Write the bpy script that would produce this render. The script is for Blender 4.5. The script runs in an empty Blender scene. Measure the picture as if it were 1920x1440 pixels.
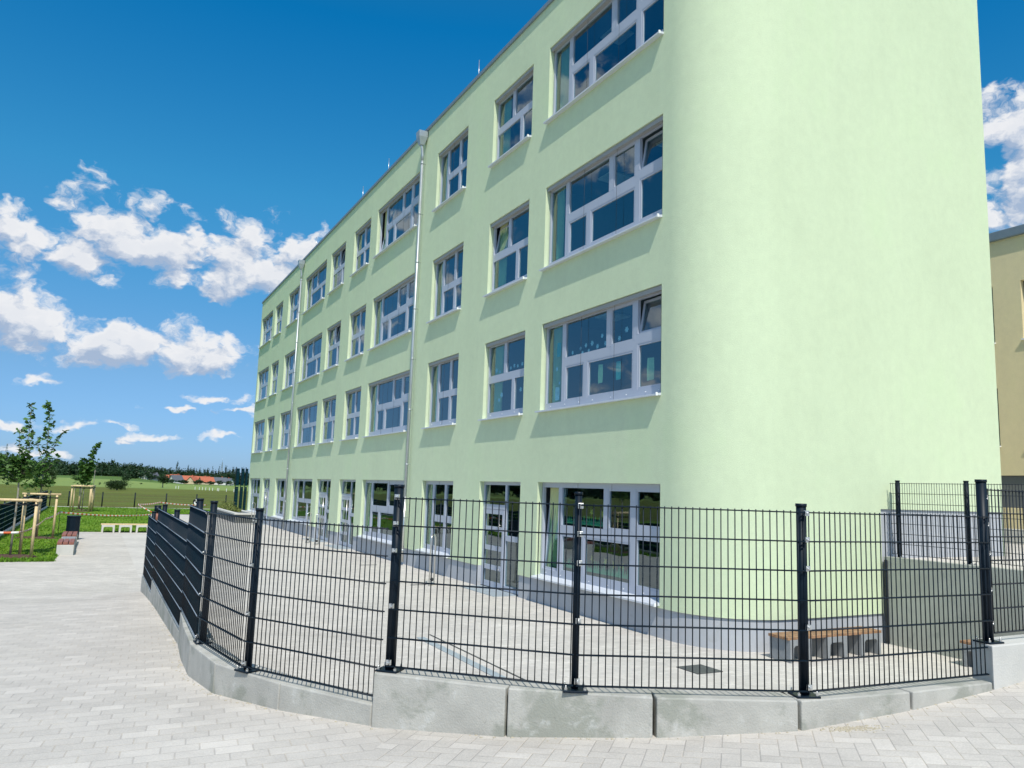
import bpy, bmesh, math, random
from mathutils import Vector, Matrix
random.seed(11)
R = math.radians
SC = bpy.context.scene
COL = SC.collection

# ------------------------------------------------------------------ camera
PITCH, ROLL, FPX, EYE = R(7.74), R(1.92), 1460.0, 2.65
cam = bpy.data.cameras.new('camera'); camo = bpy.data.objects.new('camera', cam); COL.objects.link(camo)
cam.sensor_width = 36; cam.lens = FPX/1920*36; cam.clip_end = 20000; cam.clip_start = .05
fw = Vector((0, math.cos(PITCH), math.sin(PITCH))); up0 = Vector((0, -math.sin(PITCH), math.cos(PITCH)))
rx = Vector((1, 0, 0))*math.cos(ROLL)+up0*math.sin(ROLL); uy = up0*math.cos(ROLL)-Vector((1, 0, 0))*math.sin(ROLL)
camo.matrix_world = Matrix((( rx.x, uy.x, -fw.x, 0), (rx.y, uy.y, -fw.y, 0), (rx.z, uy.z, -fw.z, EYE), (0, 0, 0, 1)))
SC.camera = camo

def ray(px, py):      # direction of a measured picture point (used for sky directions and far landmarks)
    return (fw + rx*((px-960)/FPX) - uy*((py-720)/FPX)).normalized()

# ------------------------------------------------------------------ site frame
OX, OY = 2.9, 15.01
EX = Vector((.8858, .4640, 0)); UX = Vector((-.4640, .8858, 0)); ZX = Vector((0, 0, 1))
SROT = math.atan2(EX.y, EX.x)
def S(a, b, z=0.0): return Vector((OX, OY, 0)) + EX*a + UX*b + ZX*z

# ------------------------------------------------------------------ sun + sky
sdir = (UX*-.56 + EX*-.165 + ZX*.812).normalized()
SUN_EL = math.asin(sdir.z)
sun = bpy.data.lights.new('sun', 'SUN'); suno = bpy.data.objects.new('sun', sun); COL.objects.link(suno)
sun.energy = 4.3; sun.angle = R(.5); sun.color = (1, .95, .865)
suno.rotation_euler = (-sdir).to_track_quat('-Z', 'Y').to_euler()
SC.view_settings.view_transform = 'Standard'; SC.view_settings.look = 'None'
SC.view_settings.exposure = 0.0; SC.view_settings.gamma = 1
SC.view_settings.use_curve_mapping = False
SC.render.engine = 'CYCLES'
SC.cycles.max_bounces = 8; SC.cycles.transparent_max_bounces = 16
SC.cycles.sample_clamp_indirect = 6

class NT:
    """tiny shader-maths helper"""
    def __init__(s, tree): s.t = tree; s.n = tree.nodes; s.l = tree.links
    def node(s, typ, **kw):
        n = s.n.new(typ)
        for k, v in kw.items(): setattr(n, k, v)
        return n
    def put(s, sock, v):
        if v is None: return
        if isinstance(v, bpy.types.NodeSocket): s.l.new(v, sock)
        elif isinstance(v, (tuple, list, Vector)):
            v = tuple(v)
            if len(v) == 3 and sock.type == 'RGBA': v = v+(1,)
            sock.default_value = v
        else: sock.default_value = v
    def m(s, op, a, b=None, c=None, clamp=False):
        n = s.node('ShaderNodeMath', operation=op); n.use_clamp = clamp
        s.put(n.inputs[0], a); s.put(n.inputs[1], b)
        if c is not None: s.put(n.inputs[2], c)
        return n.outputs[0]
    def mix(s, f, a, b, blend='MIX'):
        n = s.node('ShaderNodeMix', data_type='RGBA', blend_type=blend)
        s.put(n.inputs[0], f); s.put(n.inputs[6], a); s.put(n.inputs[7], b)
        return n.outputs[2]
    def sstep(s, x, a, b, lo=0.0, hi=1.0):
        n = s.node('ShaderNodeMapRange', interpolation_type='SMOOTHSTEP')
        s.put(n.inputs[0], x); s.put(n.inputs[1], a); s.put(n.inputs[2], b); s.put(n.inputs[3], lo); s.put(n.inputs[4], hi)
        return n.outputs[0]
    def lin(s, x, a, b, lo=0.0, hi=1.0):
        n = s.node('ShaderNodeMapRange'); s.put(n.inputs[0], x); s.put(n.inputs[1], a); s.put(n.inputs[2], b); s.put(n.inputs[3], lo); s.put(n.inputs[4], hi)
        return n.outputs[0]
    def noise(s, vec, scale, detail=3, rough=.55, dist=0.0, out=0):
        n = s.node('ShaderNodeTexNoise'); s.put(n.inputs['Vector'], vec)
        n.inputs['Scale'].default_value = scale; n.inputs['Detail'].default_value = detail
        n.inputs['Roughness'].default_value = rough; n.inputs['Distortion'].default_value = dist
        return n.outputs[out]
    def mapping(s, vec, rot=(0, 0, 0), scale=(1, 1, 1), loc=(0, 0, 0)):
        n = s.node('ShaderNodeMapping'); s.put(n.inputs['Vector'], vec)
        n.inputs['Rotation'].default_value = rot; n.inputs['Scale'].default_value = scale; n.inputs['Location'].default_value = loc
        return n.outputs[0]
    def sep(s, vec):
        n = s.node('ShaderNodeSeparateXYZ'); s.put(n.inputs[0], vec); return n.outputs
    def comb(s, x, y, z=0.0):
        n = s.node('ShaderNodeCombineXYZ'); s.put(n.inputs[0], x); s.put(n.inputs[1], y); s.put(n.inputs[2], z); return n.outputs[0]

# ---- world: Nishita sky with cumulus clouds placed by direction
W = bpy.data.worlds.new('World'); SC.world = W; W.use_nodes = True
w = NT(W.node_tree); w.n.clear()
sky = w.node('ShaderNodeTexSky', sky_type='NISHITA'); sky.sun_disc = False
sky.sun_elevation = SUN_EL; sky.sun_rotation = math.atan2(sdir.x, sdir.y)
sky.air_density = 1.0; sky.dust_density = .35; sky.ozone_density = 2.2
def azel(px, py):
    d = ray(px, py); return math.atan2(d.x, d.y), math.asin(d.z)
blobs = [(60,466,115,46,1),(-30,450,70,55,1),(228,432,80,62,1.2),(285,468,120,46,1),(30,440,45,22,.5),(368,436,16,9,.4),(325,456,38,22,.4),(120,478,90,30,1),
 (448,478,56,56,1.3),(500,510,92,50,1.3),(430,535,75,30,1),(345,524,42,16,.5),(575,500,50,55,1),
 (45,610,115,48,1.1),(-10,590,60,40,1),(270,655,125,46,1.2),(200,655,70,40,1),(365,668,95,34,1),(235,620,40,24,.6),(420,680,50,22,.7),
 (86,719,30,9,.5),(150,800,40,9,.5),(205,796,30,6,.4),(232,830,24,10,.7),(300,818,56,8,.6),(238,822,24,9,.7),(428,750,60,10,.5),(455,772,40,8,.5),(415,820,50,9,.7),(320,770,34,6,.35),(20,800,30,8,.5),(70,850,70,7,.4),
 (1925,262,84,76,1.1),(1900,330,76,74,1.1),(1930,420,95,56,1.1),(1850,420,60,40,1)]
def noise2(s, vec, scale, detail=3, rough=.55, dist=0.0):
    o_ = s.noise(vec, scale, detail, rough, dist); o_.node.noise_dimensions = '2D'; return o_
g = bpy.data.node_groups.new('cloud_density', 'ShaderNodeTree')
g.interface.new_socket('U', in_out='INPUT', socket_type='NodeSocketFloat')
g.interface.new_socket('V', in_out='INPUT', socket_type='NodeSocketFloat')
g.interface.new_socket('D', in_out='OUTPUT', socket_type='NodeSocketFloat')
q = NT(g); gi = q.node('NodeGroupInput'); go = q.node('NodeGroupOutput')
gu, gv = gi.outputs[0], gi.outputs[1]
wu = noise2(q, q.comb(q.m('ADD', gu, 9.1), q.m('MULTIPLY', gv, 1.6)), 26, 3, .6); wv = noise2(q, q.comb(gu, q.m('ADD', 2.9, q.m('MULTIPLY', gv, 1.6))), 26, 3, .6)
hu, hv = gu, gv
gu = q.m('ADD', gu, q.m('MULTIPLY', q.m('SUBTRACT', wu, .5), .035)); gv = q.m('ADD', gv, q.m('MULTIPLY', q.m('SUBTRACT', wv, .5), .030))
acc = -1.9
for (px, py, rw, rh, st) in blobs:
    u0, v0 = azel(px, py); ru, rv = rw/FPX, rh/FPX
    du = q.m('MULTIPLY', q.m('SUBTRACT', gu, u0), 1/ru)
    dv = q.m('SUBTRACT', gv, v0)
    dv = q.m('MAXIMUM', q.m('MULTIPLY', dv, 1/rv), q.m('MULTIPLY', dv, -1/(rv*.72)))
    d2 = q.m('ADD', q.m('MULTIPLY', du, du), q.m('MULTIPLY', dv, dv))
    den = q.m('MULTIPLY', q.m('SUBTRACT', 1.0 if py < 700 else .72, q.m('POWER', d2, .5)), .5+.5*st)
    acc = q.m('MAXIMUM', acc, den)
# clouds elsewhere in the sky (seen in the window reflections)
vec = q.comb(gu, q.m('MULTIPLY', gv, 2.4), 3.3)
big = noise2(q, vec, 2.6, 2, .5)
outside = q.sstep(q.m('ABSOLUTE', q.m('ADD', gu, -.0)), .64, .74)
oth = q.m('MULTIPLY', q.m('SUBTRACT', big, .545), 5.0)
oth = q.m('SUBTRACT', q.m('MULTIPLY', q.m('ADD', oth, 1.7), outside), 1.9)
acc = q.m('MAXIMUM', acc, oth)
f1 = noise2(q, q.comb(gu, q.m('ADD', .7, q.m('MULTIPLY', gv, 1.35))), 17, 6, .62, .2)
f2 = noise2(q, q.comb(gu, q.m('ADD', 5.7, q.m('MULTIPLY', gv, 1.5))), 75, 4, .65)
def vor(scale, sm_):
    n = q.node('ShaderNodeTexVoronoi', feature='SMOOTH_F1', voronoi_dimensions='2D'); q.put(n.inputs['Vector'], q.comb(q.m('ADD', hu, q.m('MULTIPLY', q.m('SUBTRACT', wu, .5), .03)), q.m('ADD', q.m('MULTIPLY', hv, 1.25), q.m('MULTIPLY', q.m('SUBTRACT', wv, .5), .03)), 0.0)); n.inputs['Scale'].default_value = scale
    n.inputs['Smoothness'].default_value = sm_; return n.outputs['Distance']
dd = q.m('ADD', q.m('ADD', acc, .20), q.m('MULTIPLY', q.m('SUBTRACT', f1, .5), 1.35))
dd = q.m('ADD', dd, q.m('MULTIPLY', q.m('SUBTRACT', .42, vor(21, .35)), 1.25))
dd = q.m('ADD', dd, q.m('MULTIPLY', q.m('SUBTRACT', .42, vor(52, .35)), .60))
dd = q.m('ADD', dd, q.m('MULTIPLY', q.m('SUBTRACT', f2, .5), .85))
q.l.new(dd, go.inputs[0])
tc = w.node('ShaderNodeTexCoord'); nv = w.node('ShaderNodeVectorMath', operation='NORMALIZE'); w.l.new(tc.outputs['Generated'], nv.inputs[0])
sx, sy, sz = w.sep(nv.outputs[0])
U_ = w.m('ARCTAN2', sx, sy); V_ = w.m('ARCSINE', sz)
def cden(uu, vv):
    n = w.node('ShaderNodeGroup'); n.node_tree = g; w.put(n.inputs[0], uu); w.put(n.inputs[1], vv); return n.outputs[0]
D0 = cden(U_, V_); D1 = cden(w.m('ADD', U_, .006), w.m('ADD', V_, .016))
alpha = w.sstep(D0, -.10, .72)
lit = w.m('ADD', .52, w.m('MULTIPLY', w.m('SUBTRACT', D0, D1), 1.15), clamp=True)
body = w.sstep(D0, .3, 1.5, 1.0, .82)
lit = w.m('MULTIPLY', lit, body)
ccol = w.mix(lit, (3.5, 4.4, 5.9, 1), (8.1, 8.1, 8.2, 1))
hs = w.node('ShaderNodeHueSaturation'); hs.inputs['Saturation'].default_value = 1.0; hs.inputs['Value'].default_value = 1.0; hs.inputs['Hue'].default_value = .497
w.l.new(sky.outputs[0], hs.inputs['Color'])
rmp = w.node('ShaderNodeValToRGB'); w.l.new(sz, rmp.inputs[0]); cr_ = rmp.color_ramp
cr_.elements[0].position = 0.0; cr_.elements[0].color = (.37, .60, 1.15, 1); cr_.elements[1].position = 1.0; cr_.elements[1].color = (1.0, 1.0, .93, 1)
for ps, cc in ((.13, (.47, .72, .97, 1)), (.34, (.24, 1.0, 1.25, 1)), (.53, (.025, .90, 1.36, 1)), (.64, (.16, .98, 1.28, 1)), (.80, (.80, 1.0, 1.0, 1))):
    e_ = cr_.elements.new(ps); e_.color = cc
skyt = w.mix(1.0, hs.outputs[0], rmp.outputs[0], 'MULTIPLY')
up_ = w.node('ShaderNodeVectorMath', operation='SCALE'); w.l.new(skyt, up_.inputs[0]); w.l.new(w.sstep(sz, .62, .85, 1.0, 1.9), up_.inputs['Scale']); skyt = up_.outputs[0]  # upper sky, out of view, brightened to add ambient fill
skyc = w.mix(w.m('MULTIPLY', alpha, .96), skyt, ccol)
bg = w.node('ShaderNodeBackground'); w.l.new(skyc, bg.inputs[0]); bg.inputs[1].default_value = .112
wo = w.node('ShaderNodeOutputWorld'); w.l.new(bg.outputs[0], wo.inputs[0])

# ------------------------------------------------------------------ materials
def mat(name, base, rough=.6, metal=0.0, spec=.5, var=0.0, vscale=3.0, bump=0.0, bscale=60.0, stains=None, detail=4, coat=0.0):
    m = bpy.data.materials.new(name); m.use_nodes = True
    s = NT(m.node_tree); b = s.n['Principled BSDF']
    b.inputs['Roughness'].default_value = rough; b.inputs['Metallic'].default_value = metal
    b.inputs['Specular IOR Level'].default_value = spec; b.inputs['Coat Weight'].default_value = coat
    geo = s.node('ShaderNodeNewGeometry'); P = geo.outputs['Position']
    col = base
    if var:
        n1 = s.noise(P, vscale, detail, .6)
        lo = tuple(c*(1-var) for c in base); hi = tuple(min(1, c*(1+var)) for c in base)
        col = s.mix(s.lin(n1, .3, .7), lo, hi)
    if stains:
        for (sc, thr, c2, amt) in stains:
            n2 = s.noise(P, sc, 6, .65, .3)
            col = s.mix(s.m('MULTIPLY', s.sstep(n2, thr, thr+.12), amt), col, c2)
    s.put(b.inputs['Base Color'], col)
    if bump:
        bm_ = s.node('ShaderNodeBump'); bm_.inputs['Strength'].default_value = 1.0; bm_.inputs['Distance'].default_value = bump
        s.l.new(s.noise(P, bscale, 4, .6), bm_.inputs['Height']); s.l.new(bm_.outputs[0], b.inputs['Normal'])
    return m

def plaster(name, base, bump=.007):
    m = bpy.data.materials.new(name); m.use_nodes = True
    s = NT(m.node_tree); b = s.n['Principled BSDF']; b.inputs['Roughness'].default_value = .9; b.inputs['Specular IOR Level'].default_value = .2
    P = s.node('ShaderNodeNewGeometry').outputs['Position']
    a = s.noise(s.mapping(P, scale=(1, 1, .6)), .55, 5, .6); c = s.noise(P, 5.0, 5, .65); f = s.noise(P, 70, 3, .6)
    k = s.m('ADD', s.lin(a, .3, .7, .965, 1.035), s.lin(c, .3, .7, -.03, .03)); k = s.m('ADD', k, s.lin(f, .3, .7, -.05, .05))
    wn = s.node('ShaderNodeVectorMath', operation='SCALE'); wn.inputs[0].default_value = base; s.l.new(k, wn.inputs['Scale'])
    stv = s.noise(s.mapping(P, scale=(3.2, 3.2, .22)), 1.0, 5, .7)
    k2 = s.node('ShaderNodeVectorMath', operation='SCALE'); s.l.new(wn.outputs[0], k2.inputs[0]); s.l.new(s.lin(stv, .3, .7, .985, 1.012), k2.inputs['Scale'])
    col = s.mix(s.m('MULTIPLY', s.sstep(a, .52, .72), .35), k2.outputs[0], tuple(x*y for x, y in zip(base, (.93, 1.0, .90))))
    s.put(b.inputs['Base Color'], col)
    h = s.m('ADD', s.m('MULTIPLY', s.m('ADD', s.noise(P, 1.6, 2, .5), s.m('MULTIPLY', s.noise(P, 5, 2, .5), .25)), .9), s.m('MULTIPLY', s.noise(P, 75, 3, .65), 1.0), s.m('MULTIPLY', s.noise(P, 24, 2, .5), .7))
    bm_ = s.node('ShaderNodeBump'); bm_.inputs['Strength'].default_value = 1; bm_.inputs['Distance'].default_value = bump
    s.l.new(h, bm_.inputs['Height']); s.l.new(bm_.outputs[0], b.inputs['Normal'])
    return m

M = {}
M['green'] = plaster('green_plaster', (.635, .732, .495))
M['beige'] = plaster('beige_plaster', (.80, .68, .41))
M['plinth'] = mat('grey_plinth', (.43, .45, .48), .85, var=.05, vscale=1.5, bump=.003, bscale=90, stains=[(3.5, .56, (.36, .37, .37, 1), .45), (14, .62, (.50, .50, .49, 1), .3)])
M['dplinth'] = mat('dark_plinth', (.16, .17, .165), .8, var=.05)
M['frame'] = mat('window_frame', (.43, .465, .545), .35, var=.02, vscale=4)
M['sill'] = mat('sill_metal', (.60, .63, .68), .35, var=.03)
M['cap'] = mat('white_cap', (.85, .86, .86), .4, var=.02)
M['blind'] = mat('blind_box', (.34, .34, .33), .5, var=.05)
M['zinc'] = mat('zinc', (.42, .46, .48), .42, metal=.55, var=.10, vscale=2.5)
M['coping'] = mat('coping_metal', (.22, .27, .31), .45, metal=.3, var=.06)
M['anth'] = mat('anthracite_paint', (.004, .011, .020), .45, var=.15, vscale=9, spec=.22)
M['steel'] = mat('galvanised_steel', (.62, .62, .60), .3, metal=.85, var=.08)
M['wood'] = mat('bench_wood', (.29, .165, .09), .6, var=.35, vscale=9, bump=.002, bscale=60)
M['redwood'] = mat('red_wood', (.27, .105, .075), .6, var=.2, vscale=10)
M['slat'] = bpy.data.materials.new('privacy_strip'); M['slat'].use_nodes = True
ns_ = M['slat'].node_tree.nodes; df_ = ns_.new('ShaderNodeBsdfDiffuse'); df_.inputs[0].default_value = (.006, .030, .042, 1); M['slat'].node_tree.links.new(df_.outputs[0], ns_['Material Output'].inputs[0]); ns_.remove(ns_['Principled BSDF'])
M['rail'] = mat('lit_fence_rail', (.20, .245, .30), .35, var=.05)  # paler than the fence paint: sunlight on the rods put into the colour
M['stake'] = mat('stake_wood', (.66, .50, .28), .75, var=.16, vscale=11, bump=.004, bscale=25)
M['bark'] = mat('young_bark', (.27, .25, .20), .85, var=.25, vscale=20)
M['mulch'] = mat('bark_mulch', (.10, .055, .035), .95, var=.5, vscale=30, bump=.03, bscale=30)
M['band'] = mat('black_strap', (.02, .02, .02), .6, var=.1)
M['white'] = mat('white_paint', (.78, .78, .76), .5, var=.04)
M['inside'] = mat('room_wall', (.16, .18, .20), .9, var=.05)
M['lamp'] = mat('ceiling_panel', (.85, .83, .78), .6, var=.02)
M['curtain'] = mat('curtain_fabric', (.62, .66, .34), .9, var=.06)
M['paper'] = mat('white_paper', (.62, .74, .80), .8, var=.03)
M['ypaper'] = mat('yellow_green_paper', (.55, .66, .38), .8, var=.03)
M['tpaper'] = mat('teal_paper', (.10, .48, .42), .8, var=.03)
M['gpaper'] = mat('grass_green_paper', (.12, .42, .24), .8, var=.05)
M['opaper'] = mat('yellow_leaf_paper', (.66, .46, .10), .8, var=.05)
M['concrete'] = mat('concrete', (.42, .41, .37), .85, var=.14, vscale=3.5, bump=.004, bscale=70,
    stains=[(2.3, .50, (.27, .28, .235, 1), .75), (7, .58, (.55, .55, .52, 1), .55), (26, .62, (.17, .175, .16, 1), .5), (60, .60, (.24, .24, .22, 1), .4), (150, .64, (.12, .12, .11, 1), .6)])
M['concrete_d'] = mat('weathered_concrete', (.37, .385, .34), .85, var=.10, vscale=2.0, bump=.003, bscale=60,
    stains=[(1.2, .55, (.18, .20, .18, 1), .5)])
M['concrete_b'] = mat('bench_concrete', (.25, .265, .275), .85, var=.10, vscale=8, bump=.003, bscale=60)
M['pale'] = mat('pale_concrete', (.55, .54, .50), .85, var=.06, vscale=3, bump=.003, bscale=60)
M['drain'] = mat('drain_steel', (.38, .43, .46), .5, metal=.2, var=.08)
M['hatch'] = mat('cast_iron', (.07, .075, .075), .6, var=.2, vscale=40, bump=.004, bscale=50)
M['roof_o'] = mat('orange_roof_tiles', (.42, .12, .06), .8, var=.15, vscale=.8)
M['roof_g'] = mat('grey_roof_tiles', (.10, .11, .13), .8, var=.1)
M['render_w'] = mat('white_render', (.72, .70, .66), .85, var=.04)
M['render_y'] = mat('cream_render', (.62, .50, .32), .85, var=.04)
M['tape'] = None
def leaf_mat(name, c, v=.35):
    m = bpy.data.materials.new(name); m.use_nodes = True
    s = NT(m.node_tree); b = s.n['Principled BSDF']; b.inputs['Roughness'].default_value = .55; b.inputs['Specular IOR Level'].default_value = .3
    geo = s.node('ShaderNodeNewGeometry')
    k = s.lin(geo.outputs['Random Per Island'], 0, 1, 1-v, 1+v)
    wn = s.node('ShaderNodeVectorMath', operation='SCALE'); wn.inputs[0].default_value = c; s.l.new(k, wn.inputs['Scale'])
    s.put(b.inputs['Base Color'], wn.outputs[0])
    tr = s.node('ShaderNodeBsdfTranslucent'); s.l.new(wn.outputs[0], tr.inputs[0])
    mx = s.node('ShaderNodeMixShader'); mx.inputs[0].default_value = .28
    s.l.new(b.outputs[0], mx.inputs[1]); s.l.new(tr.outputs[0], mx.inputs[2])
    s.l.new(mx.outputs[0], s.n['Material Output'].inputs[0])
    return m
M['leaf_y'] = leaf_mat('maple_leaves', (.075, .16, .032))
M['leaf_d'] = leaf_mat('dark_foliage', (.028, .062, .022))
M['leaf_p'] = leaf_mat('poplar_foliage', (.030, .062, .028))
M['leaf_b'] = leaf_mat('bush_foliage', (.042, .078, .022))
M['leaf_g'] = leaf_mat('planter_foliage', (.17, .20, .05), .6)

def glass_mat():
    m = bpy.data.materials.new('window_glass'); m.use_nodes = True
    s = NT(m.node_tree); s.n.clear()
    fr = s.node('ShaderNodeFresnel'); fr.inputs[0].default_value = 2.5
    gl = s.node('ShaderNodeBsdfGlossy'); gl.inputs['Roughness'].default_value = .004; gl.inputs['Color'].default_value = (.80, .93, 1, 1)
    P = s.node('ShaderNodeNewGeometry').outputs['Position']
    bmp = s.node('ShaderNodeBump'); bmp.inputs['Distance'].default_value = .004; s.l.new(s.noise(P, 1.1, 1, .5), bmp.inputs['Height'])
    s.l.new(bmp.outputs[0], gl.inputs['Normal'])
    tr = s.node('ShaderNodeBsdfTransparent'); tr.inputs[0].default_value = (.70, .84, .86, 1)
    gb = s.node('ShaderNodeNewGeometry'); fac = s.m('MULTIPLY', fr.outputs[0], s.m('SUBTRACT', 1.0, gb.outputs['Backfacing']))
    mx = s.node('ShaderNodeMixShader'); s.l.new(fac, mx.inputs[0]); s.l.new(tr.outputs[0], mx.inputs[1]); s.l.new(gl.outputs[0], mx.inputs[2])
    o = s.node('ShaderNodeOutputMaterial'); s.l.new(mx.outputs[0], o.inputs[0])
    return m
M['glass'] = glass_mat()

def tape_mat():
    m = bpy.data.materials.new('barrier_tape'); m.use_nodes = True
    s = NT(m.node_tree); b = s.n['Principled BSDF']; b.inputs['Roughness'].default_value = .45
    uvn = s.node('ShaderNodeUVMap'); x = s.sep(uvn.outputs[0])[0]
    f = s.m('GREATER_THAN', s.m('FRACT', s.m('MULTIPLY', x, 2.2)), .52)
    s.put(b.inputs['Base Color'], s.mix(f, (.78, .76, .70, 1), (.62, .13, .04, 1)))
    return m
M['tape'] = tape_mat()

def paving(name, mode, rot, c0=(.53, .495, .445), bw=.22, bh=.11):
    """mode 'rows' = stretcher rows, 'herring' = herringbone everywhere right of a seam, rows elsewhere"""
    m = bpy.data.materials.new(name); m.use_nodes = True
    s = NT(m.node_tree); b = s.n['Principled BSDF']; b.inputs['Roughness'].default_value = .88; b.inputs['Specular IOR Level'].default_value = .25
    P = s.node('ShaderNodeNewGeometry').outputs['Position']
    V = s.mapping(P, rot=(0, 0, rot))
    def rows(V, bw, bh):
        x, y, z = s.sep(V)
        r = s.m('FLOOR', s.m('MULTIPLY', y, 1/bh)); odd = s.m('FRACT', s.m('MULTIPLY', r, .37))
        xx = s.m('ADD', s.m('MULTIPLY', x, 1/bw), odd)
        i = s.m('FLOOR', xx)
        fx = s.m('MULTIPLY', s.m('SUBTRACT', .5, s.m('ABSOLUTE', s.m('SUBTRACT', s.m('FRACT', xx), .5))), bw)
        fy = s.m('MULTIPLY', s.m('SUBTRACT', .5, s.m('ABSOLUTE', s.m('SUBTRACT', s.m('FRACT', s.m('MULTIPLY', y, 1/bh)), .5))), bh)
        wn = s.node('ShaderNodeTexWhiteNoise', noise_dimensions='2D'); s.l.new(s.comb(i, r), wn.inputs[0])
        return s.m('MINIMUM', fx, fy), wn.outputs[0]
    def herring(V, wd):
        x, y, z = s.sep(V)
        X = s.m('MULTIPLY', x, 1/wd); Y = s.m('MULTIPLY', y, 1/wd)
        i = s.m('FLOOR', X); j = s.m('FLOOR', Y)
        k = s.m('FLOORED_MODULO', s.m('SUBTRACT', i, j), 4.0)
        fx = s.m('SUBTRACT', X, i); fy = s.m('SUBTRACT', Y, j)
        is0 = s.m('COMPARE', k, 0.0, .1); is1 = s.m('COMPARE', k, 1.0, .1); is2 = s.m('COMPARE', k, 2.0, .1); is3 = s.m('COMPARE', k, 3.0, .1)
        dl = s.m('ADD', fx, is1); dr = s.m('ADD', s.m('SUBTRACT', 1.0, fx), is0)
        db = s.m('ADD', fy, is2); dt = s.m('ADD', s.m('SUBTRACT', 1.0, fy), is3)
        d = s.m('MULTIPLY', s.m('MINIMUM', s.m('MINIMUM', dl, dr), s.m('MINIMUM', db, dt)), wd)
        wn = s.node('ShaderNodeTexWhiteNoise', noise_dimensions='2D')
        s.l.new(s.comb(s.m('SUBTRACT', i, is1), s.m('SUBTRACT', j, is2)), wn.inputs[0])
        return d, wn.outputs[0]
    d, rnd = rows(V, bw, bh)
    if mode == 'herring':
        d2, rnd2 = herring(s.mapping(P, rot=(0, 0, rot+R(38))), .115)
        x, y, z = s.sep(P)
        seam = s.m('GREATER_THAN', s.m('ADD', s.m('ADD', x, s.m('MULTIPLY', y, -.22)), s.m('MULTIPLY', s.m('ADD', rnd, -.5), .0)), -2.0)
        mixf = s.node('ShaderNodeMix', data_type='FLOAT'); s.put(mixf.inputs[0], seam); s.put(mixf.inputs[2], d); s.put(mixf.inputs[3], d2); d = mixf.outputs[0]
        mixg = s.node('ShaderNodeMix', data_type='FLOAT'); s.put(mixg.inputs[0], seam); s.put(mixg.inputs[2], rnd); s.put(mixg.inputs[3], rnd2); rnd = mixg.outputs[0]
    joint = s.sstep(d, .0015, .006, 1.0, 0.0)
    jn = s.noise(P, 2.5, 3, .6)
    a = s.noise(P, .5, 5, .6); c = s.noise(P, 5, 5, .65); f = s.noise(P, 90, 2, .6)
    k = s.m('ADD', s.lin(rnd, 0, 1, .93, 1.05), s.m('ADD', s.lin(a, .3, .7, -.09, .07), s.m('ADD', s.lin(c, .3, .7, -.06, .05), s.lin(f, .3, .7, -.10, .10))))
    pale = s.m('GREATER_THAN', rnd, .955); k = s.m('ADD', k, s.m('MULTIPLY', pale, .05)); big_ = s.noise(s.mapping(P, rot=(0, 0, rot), scale=(.35, 1.1, 1)), .8, 4, .6); k = s.m('ADD', k, s.lin(big_, .35, .65, -.06, .05))
    sc = s.node('ShaderNodeVectorMath', operation='SCALE'); sc.inputs[0].default_value = c0; s.l.new(k, sc.inputs['Scale'])
    jc = s.mix(s.sstep(jn, .45, .6), tuple(x*.62 for x in c0)+(1,), (c0[0]*.95, c0[1]*.86, c0[2]*.70, 1))
    col = s.mix(s.m('MULTIPLY', joint, .40), sc.outputs[0], jc)
    sand = s.m('MULTIPLY', s.sstep(s.noise(P, 1.3, 6, .7), .62, .74), .35)
    col = s.mix(sand, col, (c0[0]*1.18, c0[1]*1.12, c0[2]*.98, 1))
    col = s.mix(s.m('MULTIPLY', s.sstep(s.noise(P, 9, 6, .75), .66, .72), .28), col, tuple(x*.62 for x in c0)+(1,))
    col = s.mix(s.m('MULTIPLY', s.sstep(s.noise(P, .9, 5, .7, 1.0), .58, .70), .22), col, (c0[0]*.80, c0[1]*.79, c0[2]*.78, 1))
    s.put(b.inputs['Base Color'], col)
    h = s.m('ADD', s.m('MULTIPLY', s.sstep(d, .0, .008), .004), s.m('ADD', s.m('MULTIPLY', rnd, .0015), s.m('MULTIPLY', f, .002)))
    bmp = s.node('ShaderNodeBump'); bmp.inputs['Distance'].default_value = 1.0; bmp.inputs['Strength'].default_value = .8; s.l.new(h, bmp.inputs['Height']); s.l.new(bmp.outputs[0], b.inputs['Normal'])
    return m
M['pave_out'] = paving('outer_paving', 'herring', -SROT+R(6), bw=.24, bh=.16)
M['pave_yard'] = paving('yard_paving', 'rows', -SROT, c0=(.545, .515, .47), bw=.20, bh=.10)

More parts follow.
